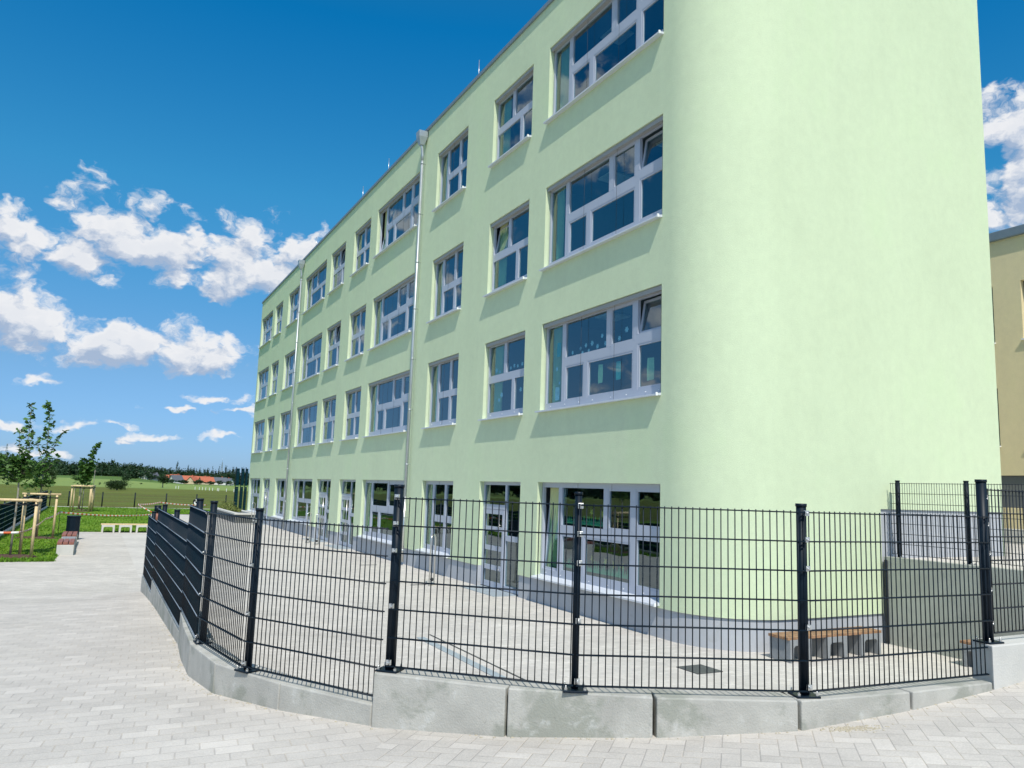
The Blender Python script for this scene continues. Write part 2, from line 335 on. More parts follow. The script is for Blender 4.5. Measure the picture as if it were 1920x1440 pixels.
def ground_mat(name, kind):
    m = bpy.data.materials.new(name); m.use_nodes = True
    s = NT(m.node_tree); b = s.n['Principled BSDF']; b.inputs['Roughness'].default_value = .9; b.inputs['Specular IOR Level'].default_value = .15
    P = s.node('ShaderNodeNewGeometry').outputs['Position']
    if kind == 'lawn':
        a = s.noise(P, .35, 4, .6); c = s.noise(P, 3.0, 5, .7); f = s.noise(P, 30, 3, .7)
        col = s.mix(s.lin(a, .35, .65), (.095, .205, .016, 1), (.175, .29, .022, 1))
        col = s.mix(s.sstep(c, .5, .66), col, (.24, .34, .035, 1))
        col = s.mix(s.m('MULTIPLY', s.sstep(f, .5, .7), .5), col, (.05, .11, .012, 1))
        h = s.m('ADD', s.m('MULTIPLY', f, .04), s.m('MULTIPLY', c, .08))
    else:
        x, y, z = s.sep(P)
        wob = s.m('MULTIPLY', s.m('SUBTRACT', s.noise(P, .010, 3, .5), .5), 60.0)
        d = s.m('ADD', s.m('ADD', y, s.m('MULTIPLY', x, -.35)), wob)
        rowsn = s.noise(s.mapping(P, rot=(0, 0, -SROT), scale=(.05, .35, 1)), 1.0, 5, .65)
        pt = s.noise(P, .12, 5, .65)
        mead = s.mix(s.lin(rowsn, .35, .65), (.11, .135, .024, 1), (.165, .185, .036, 1))
        mead = s.mix(s.m('MULTIPLY', s.sstep(pt, .5, .68), .6), mead, (.15, .115, .040, 1))
        st2 = s.noise(s.mapping(P, rot=(0, 0, -SROT), scale=(.02, .22, 1), loc=(7, 3, 0)), 1.0, 6, .7)
        mead = s.mix(s.m('MULTIPLY', s.sstep(st2, .48, .62), .8), mead, (.15, .20, .035, 1))
        mead = s.mix(s.m('MULTIPLY', s.sstep(st2, .46, .34), .6), mead, (.075, .085, .022, 1))
        pale = s.mix(s.lin(rowsn, .35, .65), (.20, .28, .075, 1), (.26, .34, .10, 1))
        crop = s.mix(s.lin(rowsn, .35, .65), (.085, .155, .035, 1), (.12, .19, .045, 1))
        col = s.mix(s.sstep(d, 225, 245), mead, pale)
        col = s.mix(s.sstep(d, 470, 500), col, crop)
        fl = s.noise(P, 3, 4, .7)
        col = s.mix(s.m('MULTIPLY', s.sstep(fl, .5, .7), .45), col, (.06, .075, .02, 1))
        h = s.m('MULTIPLY', fl, .3)
    s.put(b.inputs['Base Color'], col)
    bmp = s.node('ShaderNodeBump'); bmp.inputs['Distance'].default_value = 1.0; s.l.new(h, bmp.inputs['Height']); s.l.new(bmp.outputs[0], b.inputs['Normal'])
    return m
M['lawn'] = ground_mat('lawn_grass', 'lawn'); M['field'] = ground_mat('meadow', 'field')
M['blade'] = leaf_mat('grass_blades', (.13, .26, .022), .5)

# ------------------------------------------------------------------ mesh helpers
class MB:
    def __init__(s): s.v = []; s.f = []; s.uv = None; s.sm = []
    def add(s, vs, fs, smooth=False):
        o = len(s.v); s.v += [tuple(v) for v in vs]
        for f in fs: s.f.append(tuple(i+o for i in f)); s.sm.append(smooth)
        return s
    def quad(s, a, b, c, d, smooth=False): return s.add([a, b, c, d], [(0, 1, 2, 3)], smooth)
    def para(s, o, x, y, z):       # box from a corner and three edge vectors (right-handed)
        o = Vector(o)
        p = [o, o+x, o+x+y, o+y, o+z, o+x+z, o+x+y+z, o+y+z]
        return s.add(p, [(0, 3, 2, 1), (4, 5, 6, 7), (0, 1, 5, 4), (1, 2, 6, 5), (2, 3, 7, 6), (3, 0, 4, 7)])
    def sbox(s, a0, a1, b0, b1, z0, z1): return s.para(S(a0, b0, z0), EX*(a1-a0), UX*(b1-b0), ZX*(z1-z0))
    def tube(s, pts, r, n=8, cap=True, r2=None, smooth=True):
        pts = [Vector(p) for p in pts]; k = len(pts); r2 = r if r2 is None else r2
        vs = []; fs = []
        prev = None
        for i, p in enumerate(pts):
            t = (pts[min(i+1, k-1)]-pts[max(i-1, 0)]).normalized()
            if prev is None:
                ref = Vector((0, 0, 1)) if abs(t.z) < .9 else Vector((1, 0, 0))
                x = t.cross(ref).normalized()
            else: x = (prev-t*prev.dot(t)).normalized()
            prev = x; y = t.cross(x)
            rr = r+(r2-r)*i/max(1, k-1)
            for j in range(n):
                a = 2*math.pi*j/n; vs.append(p+x*(rr*math.cos(a))+y*(rr*math.sin(a)))
        for i in range(k-1):
            for j in range(n): fs.append((i*n+j, i*n+(j+1) % n, (i+1)*n+(j+1) % n, (i+1)*n+j))
        s.add(vs, fs, smooth)
        if cap:
            o = len(s.v)-len(vs)
            s.f.append(tuple(o+j for j in range(n))[::-1]); s.sm.append(False)
            s.f.append(tuple(o+(k-1)*n+j for j in range(n))); s.sm.append(False)
        return s
    def prism(s, poly, ext):      # poly = list of points in a plane, extruded by ext
        n = len(poly); vs = [Vector(p) for p in poly]+[Vector(p)+ext for p in poly]
        fs = [tuple(range(n))[::-1], tuple(range(n, 2*n))]+[(i, (i+1) % n, n+(i+1) % n, n+i) for i in range(n)]
        return s.add(vs, fs)
    def blob(s, c, r, seg=10, rings=6, jit=0.0):
        vs = []; fs = []
        for i in range(1, rings):
            th = math.pi*i/rings
            for j in range(seg):
                ph = 2*math.pi*j/seg; k = 1+random.uniform(-jit, jit)
                vs.append((c[0]+r[0]*k*math.sin(th)*math.cos(ph), c[1]+r[1]*k*math.sin(th)*math.sin(ph), c[2]+r[2]*k*math.cos(th)))
        for i in range(rings-2):
            for j in range(seg): fs.append((i*seg+j, (i+1)*seg+j, (i+1)*seg+(j+1) % seg, i*seg+(j+1) % seg))
        vs += [(c[0], c[1], c[2]+r[2]), (c[0], c[1], c[2]-r[2])]; t = len(vs)-2
        for j in range(seg):
            fs.append((t, j, (j+1) % seg)); fs.append((t+1, (rings-2)*seg+(j+1) % seg, (rings-2)*seg+j))
        return s.add(vs, fs, True)
    def build(s, name, m, parent=None, origin=None, bevel=0):
        me = bpy.data.meshes.new(name)
        if origin is None: origin = Vector(parent['_o']) if parent is not None else Vector((0, 0, 0))
        origin = Vector(origin)
        me.from_pydata([tuple(Vector(v)-origin) for v in s.v], [], s.f); me.materials.append(m)
        me.polygons.foreach_set('use_smooth', s.sm)
        if s.uv is not None:
            uvl = me.uv_layers.new(name='UVMap')
            for p in me.polygons:
                for li in p.loop_indices: uvl.data[li].uv = s.uv[me.loops[li].vertex_index]
        me.update()
        o = bpy.data.objects.new(name, me); COL.objects.link(o)
        if parent is not None: o.parent = parent
        else: o.location = origin
        o['_o'] = tuple(origin)
        if bevel:
            bv = o.modifiers.new('bevel', 'BEVEL'); bv.width = bevel; bv.segments = 2; bv.limit_method = 'ANGLE'; bv.angle_limit = R(35)
        return o
def tag(o, label=None, cat=None, group=None, kind=None):
    for k, v in (('label', label), ('category', cat), ('group', group), ('kind', kind)):
        if v: o[k] = v
    return o
def thing(name, loc, label, cat, group=None):
    o = bpy.data.objects.new(name, None); COL.objects.link(o); o.location = loc; o['_o'] = tuple(loc); o.empty_display_size = .3
    return tag(o, label, cat, group)
def copy_tree(o, dloc):
    r = o.copy(); COL.objects.link(r); r.location = Vector(o.location)+Vector(dloc)
    for ch in list(o.children):
        c = ch.copy(); COL.objects.link(c); c.parent = r
        for gch in list(ch.children):
            d = gch.copy(); COL.objects.link(d); d.parent = c
    return r

# ------------------------------------------------------------------ ground
def sm(t): t = max(0, min(1, t)); return t*t*(3-2*t)
def H(x, y):
    xx = max(-15, min(9, x)); yy = max(-3, min(26, y))
    h = 1.16502+.02668*xx-.04676*yy+.00356*xx*xx+.00518*xx*yy+.0024*yy*yy
    b = (Vector((x-OX, y-OY, 0))).dot(UX)
    h *= 1-sm((b-2)/13)
    return max(.004, h)
# meadow out to the horizon, rising a little to the left far away
mb = MB(); rings = [0, 20, 60, 120, 200, 280, 360, 440, 520, 600, 680, 800, 1000, 1500, 2500, 4500, 9000]; NS = 96
def TZ(x, y):
    r = math.hypot(x, y); az = math.degrees(math.atan2(x, y))
    left = sm((-22.5-az)/4)
    return -.06 + sm((r-300)/380)*(-1.0+4.2*left) 
vs = []
for r_ in rings[1:]:
    for j in range(NS):
        a = 2*math.pi*j/NS; x, y = r_*math.sin(a), r_*math.cos(a); vs.append((x, y, TZ(x, y)))
vs.append((0, 0, -.06)); c_ = len(vs)-1
fs = [(c_, (j+1) % NS, j) for j in range(NS)]
for i in range(len(rings)-2):
    for j in range(NS): fs.append((i*NS+j, i*NS+(j+1) % NS, (i+1)*NS+(j+1) % NS, (i+1)*NS+j))
mb.add(vs, fs, True); tag(mb.build('meadow', M['field']), kind='structure')
# paved yard (flat)
mb = MB(); mb.add([S(-8.3, -9), S(4.12, -9), S(4.12, -1), S(.4, -1), S(.4, 52), S(-6, 52), S(-6, 30.7), S(-10.5, 30.7), S(-10.5, 16.2), S(-30, 16.2), S(-30, 6), S(-8.3, 6)], [tuple(range(12))])
tag(mb.build('yard_paving', M['pave_yard']), kind='structure')
# lawn
mb = MB()
def LZ(a, b): return .03+.02*math.sin(a*1.3+b*.7)
cells = []
def lawn_in(a, b): return (b > 16.2 and a < -10.5) or (b > 30.7 and a < -6) or b > 52
step = .75
na0 = -40; na1 = 2
A_ = [-40, -34, -28, -22, -18, -15, -13, -12.2, -11.4, -10.5, -9.5, -8.5, -7.5, -6.7, -6, -4.5, -3, -1.5, 0, 1.5, 3]
B_ = [16.2, 17, 18, 19.5, 21, 23, 25, 27, 29, 30.7, 32, 34, 36, 38, 40, 42, 44, 46, 48, 50, 52, 54, 56, 58, 60, 62, 63.3]
idx = {}
vs = []; fs = []
for i, a in enumerate(A_):
    for j, b in enumerate(B_):
        idx[i, j] = len(vs); vs.append(S(a, b, LZ(a, b)))
for i in range(len(A_)-1):
    for j in range(len(B_)-1):
        if lawn_in((A_[i]+A_[i+1])/2, (B_[j]+B_[j+1])/2): fs.append((idx[i, j], idx[i+1, j], idx[i+1, j+1], idx[i, j+1]))
mb.add(vs, fs, True); tag(mb.build('lawn', M['lawn']), kind='structure')
mb = MB()
for k in range(52000):
    # denser close to the camera
    b = 16.2+ (random.random()**1.7)*46.8; a = random.uniform(-17, 0)
    if not lawn_in(a, b): continue
    h = random.uniform(.03, .075); t = random.uniform(0, 6.28); wv = random.uniform(.012, .03)*(1+b*.02); c = S(a, b, LZ(a, b)-.01)
    dx = Vector((math.cos(t), math.sin(t), 0))*wv; ln = Vector((random.uniform(-.03, .03), random.uniform(-.03, .03), h))
    mb.add([c-dx, c+dx, c+ln], [(0, 1, 2)])
for k in range(2600):   # ragged fringe over the paving edge
    e = random.random()
    if e < .4: a, b = random.uniform(-16, -10.5), 16.2
    elif e < .8: a, b = -10.5, random.uniform(16.2, 30.7)
    else: a, b = random.uniform(-10.5, -6), 30.7
    a += random.gauss(0, .03); b += random.gauss(0, .03); c = S(a, b, .005); t = random.uniform(0, 6.28)
    dx = Vector((math.cos(t), math.sin(t), 0))*.03; mb.add([c-dx, c+dx, c+Vector((random.uniform(-.04, .04), random.uniform(-.04, .04), random.uniform(.04, .10)))], [(0, 1, 2)])
tag(mb.build('grass', M['blade']), 'short bright green grass blades covering the lawn', 'grass', kind='stuff')

# front line of the concrete kerb walls (world x, y), left end first
def SP(a, b): p = S(a, b); return (p.x, p.y)
lineL = [SP(-8.5, b) for b in (6.65, 5.65, 4.65, 3.65, 2.65, 1.65, .65, -.35, -1.6)]
F07 = [SP(-8.5, -1.6), (-3.46, 8.70), (-3.03, 7.83), (-2.50, 7.05), (-1.76, 6.44), (-.94, 5.93)]
F13 = [(-.94, 5.90), (.03, 5.58), (1.03, 5.46), (2.02, 5.50), (2.96, 5.86), (3.80, 6.26)]
# sloped outer pavement: swept outward from the kerb line
front = [SP(-8.45, 40), SP(-8.45, 32), SP(-8.45, 26), SP(-8.45, 20), SP(-8.45, 15), SP(-8.45, 11), SP(-8.5, 8.5), SP(-8.5, 7.5)]+lineL+F07[1:-1]+F13+[(3.80+.8858*k, 6.26+.464*k) for k in (1, 2.5, 5, 9, 15)]
pts = [Vector((x, y, 0)) for x, y in front]
den = []
for i in range(len(pts)-1):
    n_ = max(1, int((pts[i+1]-pts[i]).length/.6))
    for k in range(n_): den.append(pts[i].lerp(pts[i+1], k/n_))
den.append(pts[-1])
nor = []
for i, p in enumerate(den):
    t = (den[min(i+3, len(den)-1)]-den[max(i-3, 0)]).normalized(); nor.append(Vector((t.y, -t.x, 0)))
# make normals turn smoothly
for _ in range(4): nor = [(nor[max(i-1, 0)]+nor[i]+nor[min(i+1, len(nor)-1)]).normalized() for i in range(len(nor))]
offs = [-.16, 0, .3, .6, 1, 1.5, 2, 2.6, 3.3, 4, 5, 6, 7.5, 9.5, 12, 16, 22, 30]
mb = MB(); vs = []; fs = []
for p, n_ in zip(den, nor):
    b = Vector((p.x-OX, p.y-OY, 0)).dot(UX)
    for o_ in offs:
        v = p+n_*o_; h = H(v.x, v.y)
        k = sm((b-6.3)/2.5); h = h*(1-k)+k*h*sm((o_+.16)/3.0); h = max(.004, h)
        vs.append((v.x, v.y, h))
NO = len(offs)
for i in range(len(den)-1):
    for j in range(NO-1): fs.append((i*NO+j, (i+1)*NO+j, (i+1)*NO+j+1, i*NO+j+1))
mb.add(vs, fs, True); 
mb.f = [f[::-1] for f in mb.f]
pv = tag(mb.build('outer_pavement', M['pave_out']), kind='structure')
# sandy seam along the kerb foot
M['sand'] = mat('jointing_sand', (.44, .39, .29), .95, var=.15, vscale=8, bump=.004, bscale=60)
mb = MB(); 
for k in range(900):
    i = random.randrange(len(den)-1); t = random.random(); p = den[i].lerp(den[i+1], t); 
    if not (4.5 < p.y < 14 and p.x < 4.2): continue
    o_ = abs(random.gauss(0, .035))+.002; v = p+nor[i]*o_; r_ = random.uniform(.004, .014); z = H(v.x, v.y)+.001
    mb.blob((v.x, v.y, z), (r_, r_, .004), 6, 4, .2)
for k in range(220):
    p = Vector((2.40+random.gauss(0, .10), 5.50+random.gauss(0, .03), 0)); r_ = random.uniform(.004, .012); mb.blob((p.x, p.y, H(p.x, p.y)+.001), (r_, r_, .004), 6, 4, .2)
tag(mb.build('sand_grains', M['sand']), 'loose sand grains lying along the foot of the concrete kerb', 'sand', kind='stuff')

# ------------------------------------------------------------------ concrete kerb elements
def kerb(p0, p1, z1, label, m='concrete', th=.24, gap=.012, name='concrete_block', group='concrete blocks under the fence', zb=-.05):
    p0 = Vector((p0[0], p0[1], 0)); p1 = Vector((p1[0], p1[1], 0)); t = (p1-p0).normalized(); n_ = Vector((-t.y, t.x, 0))
    a = p0+t*gap; b = p1-t*gap
    mb = MB(); z0 = zb
    mb.para(a+ZX*z0, b-a, n_*th, ZX*(z1-z0))
    c = (a+b)/2; c.z = z0
    return tag(mb.build(name, M[m], origin=c, bevel=.010), label, 'concrete block', group)
ords = ['leftmost', 'second', 'third', 'fourth', 'fifth']
lab13 = ['tallest pale concrete block under the thick left front fence post', 'mottled concrete block directly under the thin middle fence post', 'stained grey concrete block between the middle post and the next thick post',
         'lower greenish concrete block just right of the second thick front post', 'shallow sloping-faced concrete block ending at the raised wall on the right']
for i in range(5): kerb(F13[i], F13[i+1], 1.30, lab13[i], gap=.014 if i else .006)
lab07 = ['first concrete block of the bend, next to the slatted fence step', 'curved-run concrete block below the first slatted panel', 'smooth bluish concrete block left of the second fence post', 'concrete block under the second fence post on the left bend', 'low concrete block with white scuffs, left of the tallest block']
for i in range(5): kerb(F07[i], F07[i+1], 1.07, lab07[i], gap=.004)
labL = ['farthest low concrete block at the end of the slatted fence', 'second concrete block from the far end of the slatted fence', 'third concrete block from the far end of the slatted fence',
        'fourth concrete block from the far end of the slatted fence', 'fifth concrete block from the far end of the slatted fence', 'sixth concrete block from the far end of the slatted fence',
        'seventh concrete block from the far end of the slatted fence', 'eighth concrete block from the far end of the slatted fence']
for i in range(8): kerb(lineL[i], lineL[i+1], .60 if i < 3 else .84, labL[i], gap=.003)
# raised wall on the right + its return
q0 = Vector((3.80, 6.26, 0)); 
mb = MB(); qa = q0+ZX*-.05+EX*.004; mb.prism([qa, qa+EX*7.5, qa+EX*7.5+UX*.26, qa+UX*.26+EX*.14], ZX*1.62)
tag(mb.build('raised_wall', M['pale'], origin=q0+EX*3.75, bevel=.01), 'raised pale concrete wall carrying the tall fence post at the right edge', 'wall')

# ------------------------------------------------------------------ curved wire fence
BO = .115   # distance of post axis behind the kerb face
def inward(p, q, d=BO):
    t = (Vector(q)-Vector(p)).normalized(); return Vector((-t.y, t.x, 0))*d
fence = thing('wire_fence', (.5, 5.55, 1.3), 'dark anthracite double-wire fence curving along the concrete blocks, slatted at its far left', 'fence')
def post(p, z0, z1, r=.034, cap=True, clamp=None, clampz=(), plate=True, sq=False, parent=fence, name='post'):
    mb = MB(); p = Vector((p[0], p[1], 0))
    mb.tube([p+ZX*z0, p+ZX*(z1)], r, 20)
    mb.tube([p+ZX*(z1), p+ZX*(z1+.022)], r+.0045, 20)
    o = mb.build(name, M['anth'], parent)
    if plate:
        pl = MB(); c = p+ZX*z0; d = inward((0, 0), (clamp.x, clamp.y), 1) if clamp is not None else Vector((0, 1, 0)); t = clamp.normalized() if clamp is not None else Vector((1, 0, 0))
        pl.para(c-t*.085-d*.075, t*.17, d*.15, ZX*.014)
        pl.build('base_plate', M['anth'], o, bevel=.003)
        if len(clampz) or z0 > 1.5:
            for sx_ in (-1, 1):
                for sy_ in (-1, 1):
                    bl = MB(); cc = c+t*(.065*sx_)+d*(.055*sy_); bl.tube([cc+ZX*.012, cc+ZX*.03], .011, 6, smooth=False); bl.tube([cc+ZX*.028, cc+ZX*.045], .006, 8)
                    bl.build('anchor_bolt', M['steel'], o)
    if clamp is not None and len(clampz):
        t = clamp.normalized(); f = Vector((t.y, -t.x, 0))
        for z in clampz:
            cl = MB(); cc = p+f*(r+.012)+t*.012+ZX*z
            cl.para(cc-t*.019-ZX*.019, t*.038, f*.016, ZX*.038); cl.tube([cc+f*.015, cc+f*.024], .011, 8); cl.tube([cc+f*.022, cc+f*.030], .006, 6)
            cl.build('clamp', M['steel'], o, bevel=.002)
    return o
def panel(p0, p1, z0, z1, slats=False, pitch=.05, parent=fence, rv=.0042, rh=.0052, off=0.0, n0=0):
    p0 = Vector((p0[0], p0[1], 0)); p1 = Vector((p1[0], p1[1], 0)); L = (p1-p0).length; t = (p1-p0)/L; f = Vector((t.y, -t.x, 0))
    p0 = p0+f*off; p1 = p1+f*off
    mb = MB(); n_ = int(L/pitch)
    s0 = (L-n_*pitch)/2
    for i in range(n_+1):
        c = p0+t*(s0+i*pitch)
        mb.tube([c+ZX*(z0-.0), c+ZX*(z1+.012)], rv, 6)
    nh = int(round((z1-z0)/.2))
    rl = MB() if slats else mb
    for k in range(nh+1):
        z = z0+(z1-z0)*k/nh
        for sg in (-1, 1): rl.tube([p0+f*(sg*(rv+rh*.8))+ZX*z, p1+f*(sg*(rv+rh*.8))+ZX*z], rh, 6)
    o = mb.build('wire_panel', M['anth'], parent)
    if slats:
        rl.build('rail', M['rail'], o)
        sl = MB()
        for k in range(nh):
            za = z0+(z1-z0)*k/nh+.017; zb = z0+(z1-z0)*(k+1)/nh-.014
            nseg = max(2, int(L/.05))
            for sseg in range(nseg):      # woven strip: passes in front of and behind the bars
                a = p0+t*(L*sseg/nseg); b = p0+t*(L*(sseg+1)/nseg)
                wa = .006*math.sin(sseg*math.pi/1.0+math.pi/2); wb = .006*math.sin((sseg+1)*math.pi+math.pi/2)
                sl.quad(a+f*(wa*.5)+ZX*za, b+f*(wb*.5)+ZX*za, b+f*(wb*.5)+ZX*zb, a+f*(wa*.5)+ZX*zb)
                sl.quad(a+f*(wa*.5-.0015)+ZX*zb, b+f*(wb*.5-.0015)+ZX*zb, b+f*(wb*.5-.0015)+ZX*za, a+f*(wa*.5-.0015)+ZX*za)
        sl.build('privacy_strip', M['slat'], o)
    return o
V2 = lambda x, y: Vector((x, y, 0))
P6, P5, P4, P3, P2, P1 = V2(3.87, 6.42), V2(2.10, 5.64), V2(.50, 5.58), V2(-.83, 5.98), V2(-2.14, 6.82), V2(-2.94, 7.90)
cz = [1.40, 1.60, 1.80, 2.17, 2.37, 2.55]; cz = [1.38, 1.76, 2.16, 2.36, 2.55]
post(P6, 1.57, 2.84, .040, clamp=P6-P5, clampz=())
post(P5, 1.30, 2.60, .035, clamp=V2(1, .12), clampz=[1.37, 1.77, 2.17, 2.37, 2.555])
post(P4, 1.30, 2.63, .025, clamp=V2(1, .0), clampz=[1.37, 1.77, 2.16, 2.36, 2.555])
post(P3, 1.30, 2.64, .036, clamp=V2(1, -.3), clampz=[1.37, 1.77, 2.17, 2.37, 2.57])
post(P2, 1.07, 2.40, .032, clamp=V2(1, -.7), clampz=[1.14, 1.54, 1.94, 2.32])
post(P1, 1.07, 2.42, .033, clamp=V2(.6, -1), clampz=[1.14, 1.54, 1.94, 2.32])
sh = -.045
def off_out(p, q, d=.062):
    t = (q-p).normalized(); return Vector((t.y, -t.x, 0))*d
def pan(a, b, z0, z1, **k): o_ = off_out(a, b); return panel(a+o_, b+o_, z0, z1, **k)
pan(P5, P6-V2(.02, .0), 1.345, 2.56)
pan(P4, P5, 1.345, 2.56)
pan(P3, P4, 1.345, 2.56)
pan(P2, P3-V2(.03, -.02), 1.12, 2.33)
pan(P1, P2, 1.12, 2.33)

la = [Vector(S(-8.43, b)) for b in (6.4, 3.65, 2.0, 1.1, -.2, -1.6)]
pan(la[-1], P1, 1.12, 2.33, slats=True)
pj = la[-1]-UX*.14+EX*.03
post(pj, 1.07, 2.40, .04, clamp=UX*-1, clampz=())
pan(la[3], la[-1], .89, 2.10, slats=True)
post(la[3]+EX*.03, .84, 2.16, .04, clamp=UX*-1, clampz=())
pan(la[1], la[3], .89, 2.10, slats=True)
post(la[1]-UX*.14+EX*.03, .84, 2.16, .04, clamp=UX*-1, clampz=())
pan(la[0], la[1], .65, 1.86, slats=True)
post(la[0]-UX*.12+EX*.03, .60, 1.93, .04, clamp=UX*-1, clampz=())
# right-hand section on the raised wall
P7 = P6+EX*2.5
panel(P6+EX*.07-UX*.0, P7, 1.64, 2.78)
post(P7, 1.57, 2.84, .045, clamp=EX, clampz=())
for z in (2.72, 2.50, 2.27, 1.98, 1.72):
    rg = MB(); c = P6+EX*.062+ZX*z; rg.tube([c+EX*.018*math.cos(a)+ZX*.022*math.sin(a) for a in [i*math.pi/5 for i in range(10)]]+[c+EX*.018], .005, 6)
    rg.build('ring_clip', M['steel'], fence)

# ------------------------------------------------------------------ school building
school = thing('school_building', S(4, 22, 0), 'long four-storey light green plastered school with rounded corner and rows of grey-framed windows', 'building')
BW, BB0, BB1, BH, RC = 7.98, -1.77, 45.9, 15.6, 1.5
PT = .55            # plinth height
cols = [(0.0, 4.72), (5.6, 8.0), (9.86, 12.42), (14.15, 19.05), (19.98, 22.45), (23.9, 26.5), (27.42, 32.1), (33.5, 36.55), (38.28, 40.65), (41.55, 45.55)]
doors = {1, 4, 5, 8}
flo = [(.62, 2.86), (4.60, 6.80), (8.20, 10.38), (12.15, 14.25)]
opens = []
for ci, (b0, b1) in enumerate(cols):
    for fi, (z0, z1) in enumerate(flo):
        if fi == 0 and ci in doors: z0 = .03
        opens.append((b0, b1, z0, z1, ci, fi))
RD = .17   # reveal depth
def wall_grid(mb, b0, b1, z0, z1, a, holes):
    bs = sorted({b0, b1}|{v for h in holes for v in h[:2] if b0 < v < b1}); zs = sorted({z0, z1}|{v for h in holes for v in h[2:4] if z0 < v < z1})
    for i in range(len(bs)-1):
        for j in range(len(zs)-1):
            cb, cz_ = (bs[i]+bs[i+1])/2, (zs[j]+zs[j+1])/2
            if any(h[0] < cb < h[1] and h[2] < cz_ < h[3] for h in holes): continue
            mb.quad(S(a, bs[i+1], zs[j]), S(a, bs[i], zs[j]), S(a, bs[i], zs[j+1]), S(a, bs[i+1], zs[j+1]))
mb = MB()
wall_grid(mb, BB0+RC, BB1, PT, BH, 0, opens)
for (b0, b1, z0, z1, ci, fi) in opens:
    zl = max(z0, PT) if ci in doors and fi == 0 else z0
    mb.quad(S(0, b1, zl), S(0, b1, z1), S(RD, b1, z1), S(RD, b1, zl))
    mb.quad(S(0, b0, zl), S(RD, b0, zl), S(RD, b0, z1), S(0, b0, z1))
    mb.quad(S(0, b0, z1), S(RD, b0, z1), S(RD, b1, z1), S(0, b1, z1))
    if not (ci in doors and fi == 0): mb.quad(S(0, b0, z0), S(0, b1, z0), S(RD, b1, z0), S(RD, b0, z0))
# rounded corner and end wall (the plinth steps up behind the retaining wall)
def corner(k, n_=40, off=0.0):
    th = math.pi/2*k/n_; r_ = RC+off
    return RC-r_*math.cos(th), BB0+RC-r_*math.sin(th)
NC = 40; vs = []; fs = []
zc = [PT]+[PT+(BH-PT)*i/24 for i in range(1, 25)]
for k in range(NC+1):
    a, b = corner(k)
    for z in zc: vs.append(S(a, b, z))
nz = len(zc)
for k in range(NC):
    for j in range(nz-1): fs.append((k*nz+j, (k+1)*nz+j, (k+1)*nz+j+1, k*nz+j+1))
mb.add(vs, fs, True)
mb.quad(S(RC, BB0, PT), S(3.97, BB0, PT), S(3.97, BB0, BH), S(RC, BB0, BH))
mb.quad(S(3.97, BB0, 2.52), S(BW, BB0, 2.52), S(BW, BB0, BH), S(3.97, BB0, BH))
mb.quad(S(BW, BB0, 0), S(BW, BB1, 0), S(BW, BB1, BH), S(BW, BB0, BH))
mb.quad(S(BW, BB1, 0), S(0, BB1, 0), S(0, BB1, BH), S(BW, BB1, BH))
# underside lip of the plaster above the plinth
mb.build('wall', M['green'], school)
mb = MB(); pr = .035
def plinth_run(b0, b1): 
    mb.quad(S(pr, b1, -.05), S(pr, b0, -.05), S(pr, b0, PT), S(pr, b1, PT))
    mb.quad(S(0, b0, PT), S(0, b1, PT), S(pr, b1, PT), S(pr, b0, PT))
cur = BB0+RC
for ci in sorted(doors):
    b0, b1 = cols[ci]; plinth_run(cur, b0); cur = b1
    mb.quad(S(pr, b0, 0), S(RD, b0, 0), S(RD, b0, PT), S(pr, b0, PT)); mb.quad(S(pr, b1, PT), S(RD, b1, PT), S(RD, b1, 0), S(pr, b1, 0))
plinth_run(cur, BB1)
vs = []; fs = []
for k in range(NC+1):
    a, b = corner(k, NC, -pr); a2, b2 = corner(k)
    vs += [S(a, b, -.05), S(a, b, PT), S(a2, b2, PT)]
for k in range(NC):
    fs.append((k*3, (k+1)*3, (k+1)*3+1, k*3+1)); fs.append((k*3+1, (k+1)*3+1, (k+1)*3+2, k*3+2))
mb.add(vs, fs, False)
mb.quad(S(RC, BB0+pr, -.05), S(3.97, BB0+pr, -.05), S(3.97, BB0+pr, PT), S(RC, BB0+pr, PT)); mb.quad(S(RC, BB0+pr, PT), S(3.97, BB0+pr, PT), S(3.97, BB0, PT), S(RC, BB0, PT))
mb.quad(S(3.97, BB0+pr, -.05), S(BW, BB0+pr, -.05), S(BW, BB0+pr, 2.52), S(3.97, BB0+pr, 2.52)); mb.quad(S(3.97, BB0+pr, 2.52), S(BW, BB0+pr, 2.52), S(BW, BB0, 2.52), S(3.97, BB0, 2.52))
mb.quad(S(3.97, BB0+pr, PT), S(3.97, BB0, PT), S(3.97, BB0, 2.52), S(3.97, BB0+pr, 2.52))
mb.build('plinth', M['plinth'], school)
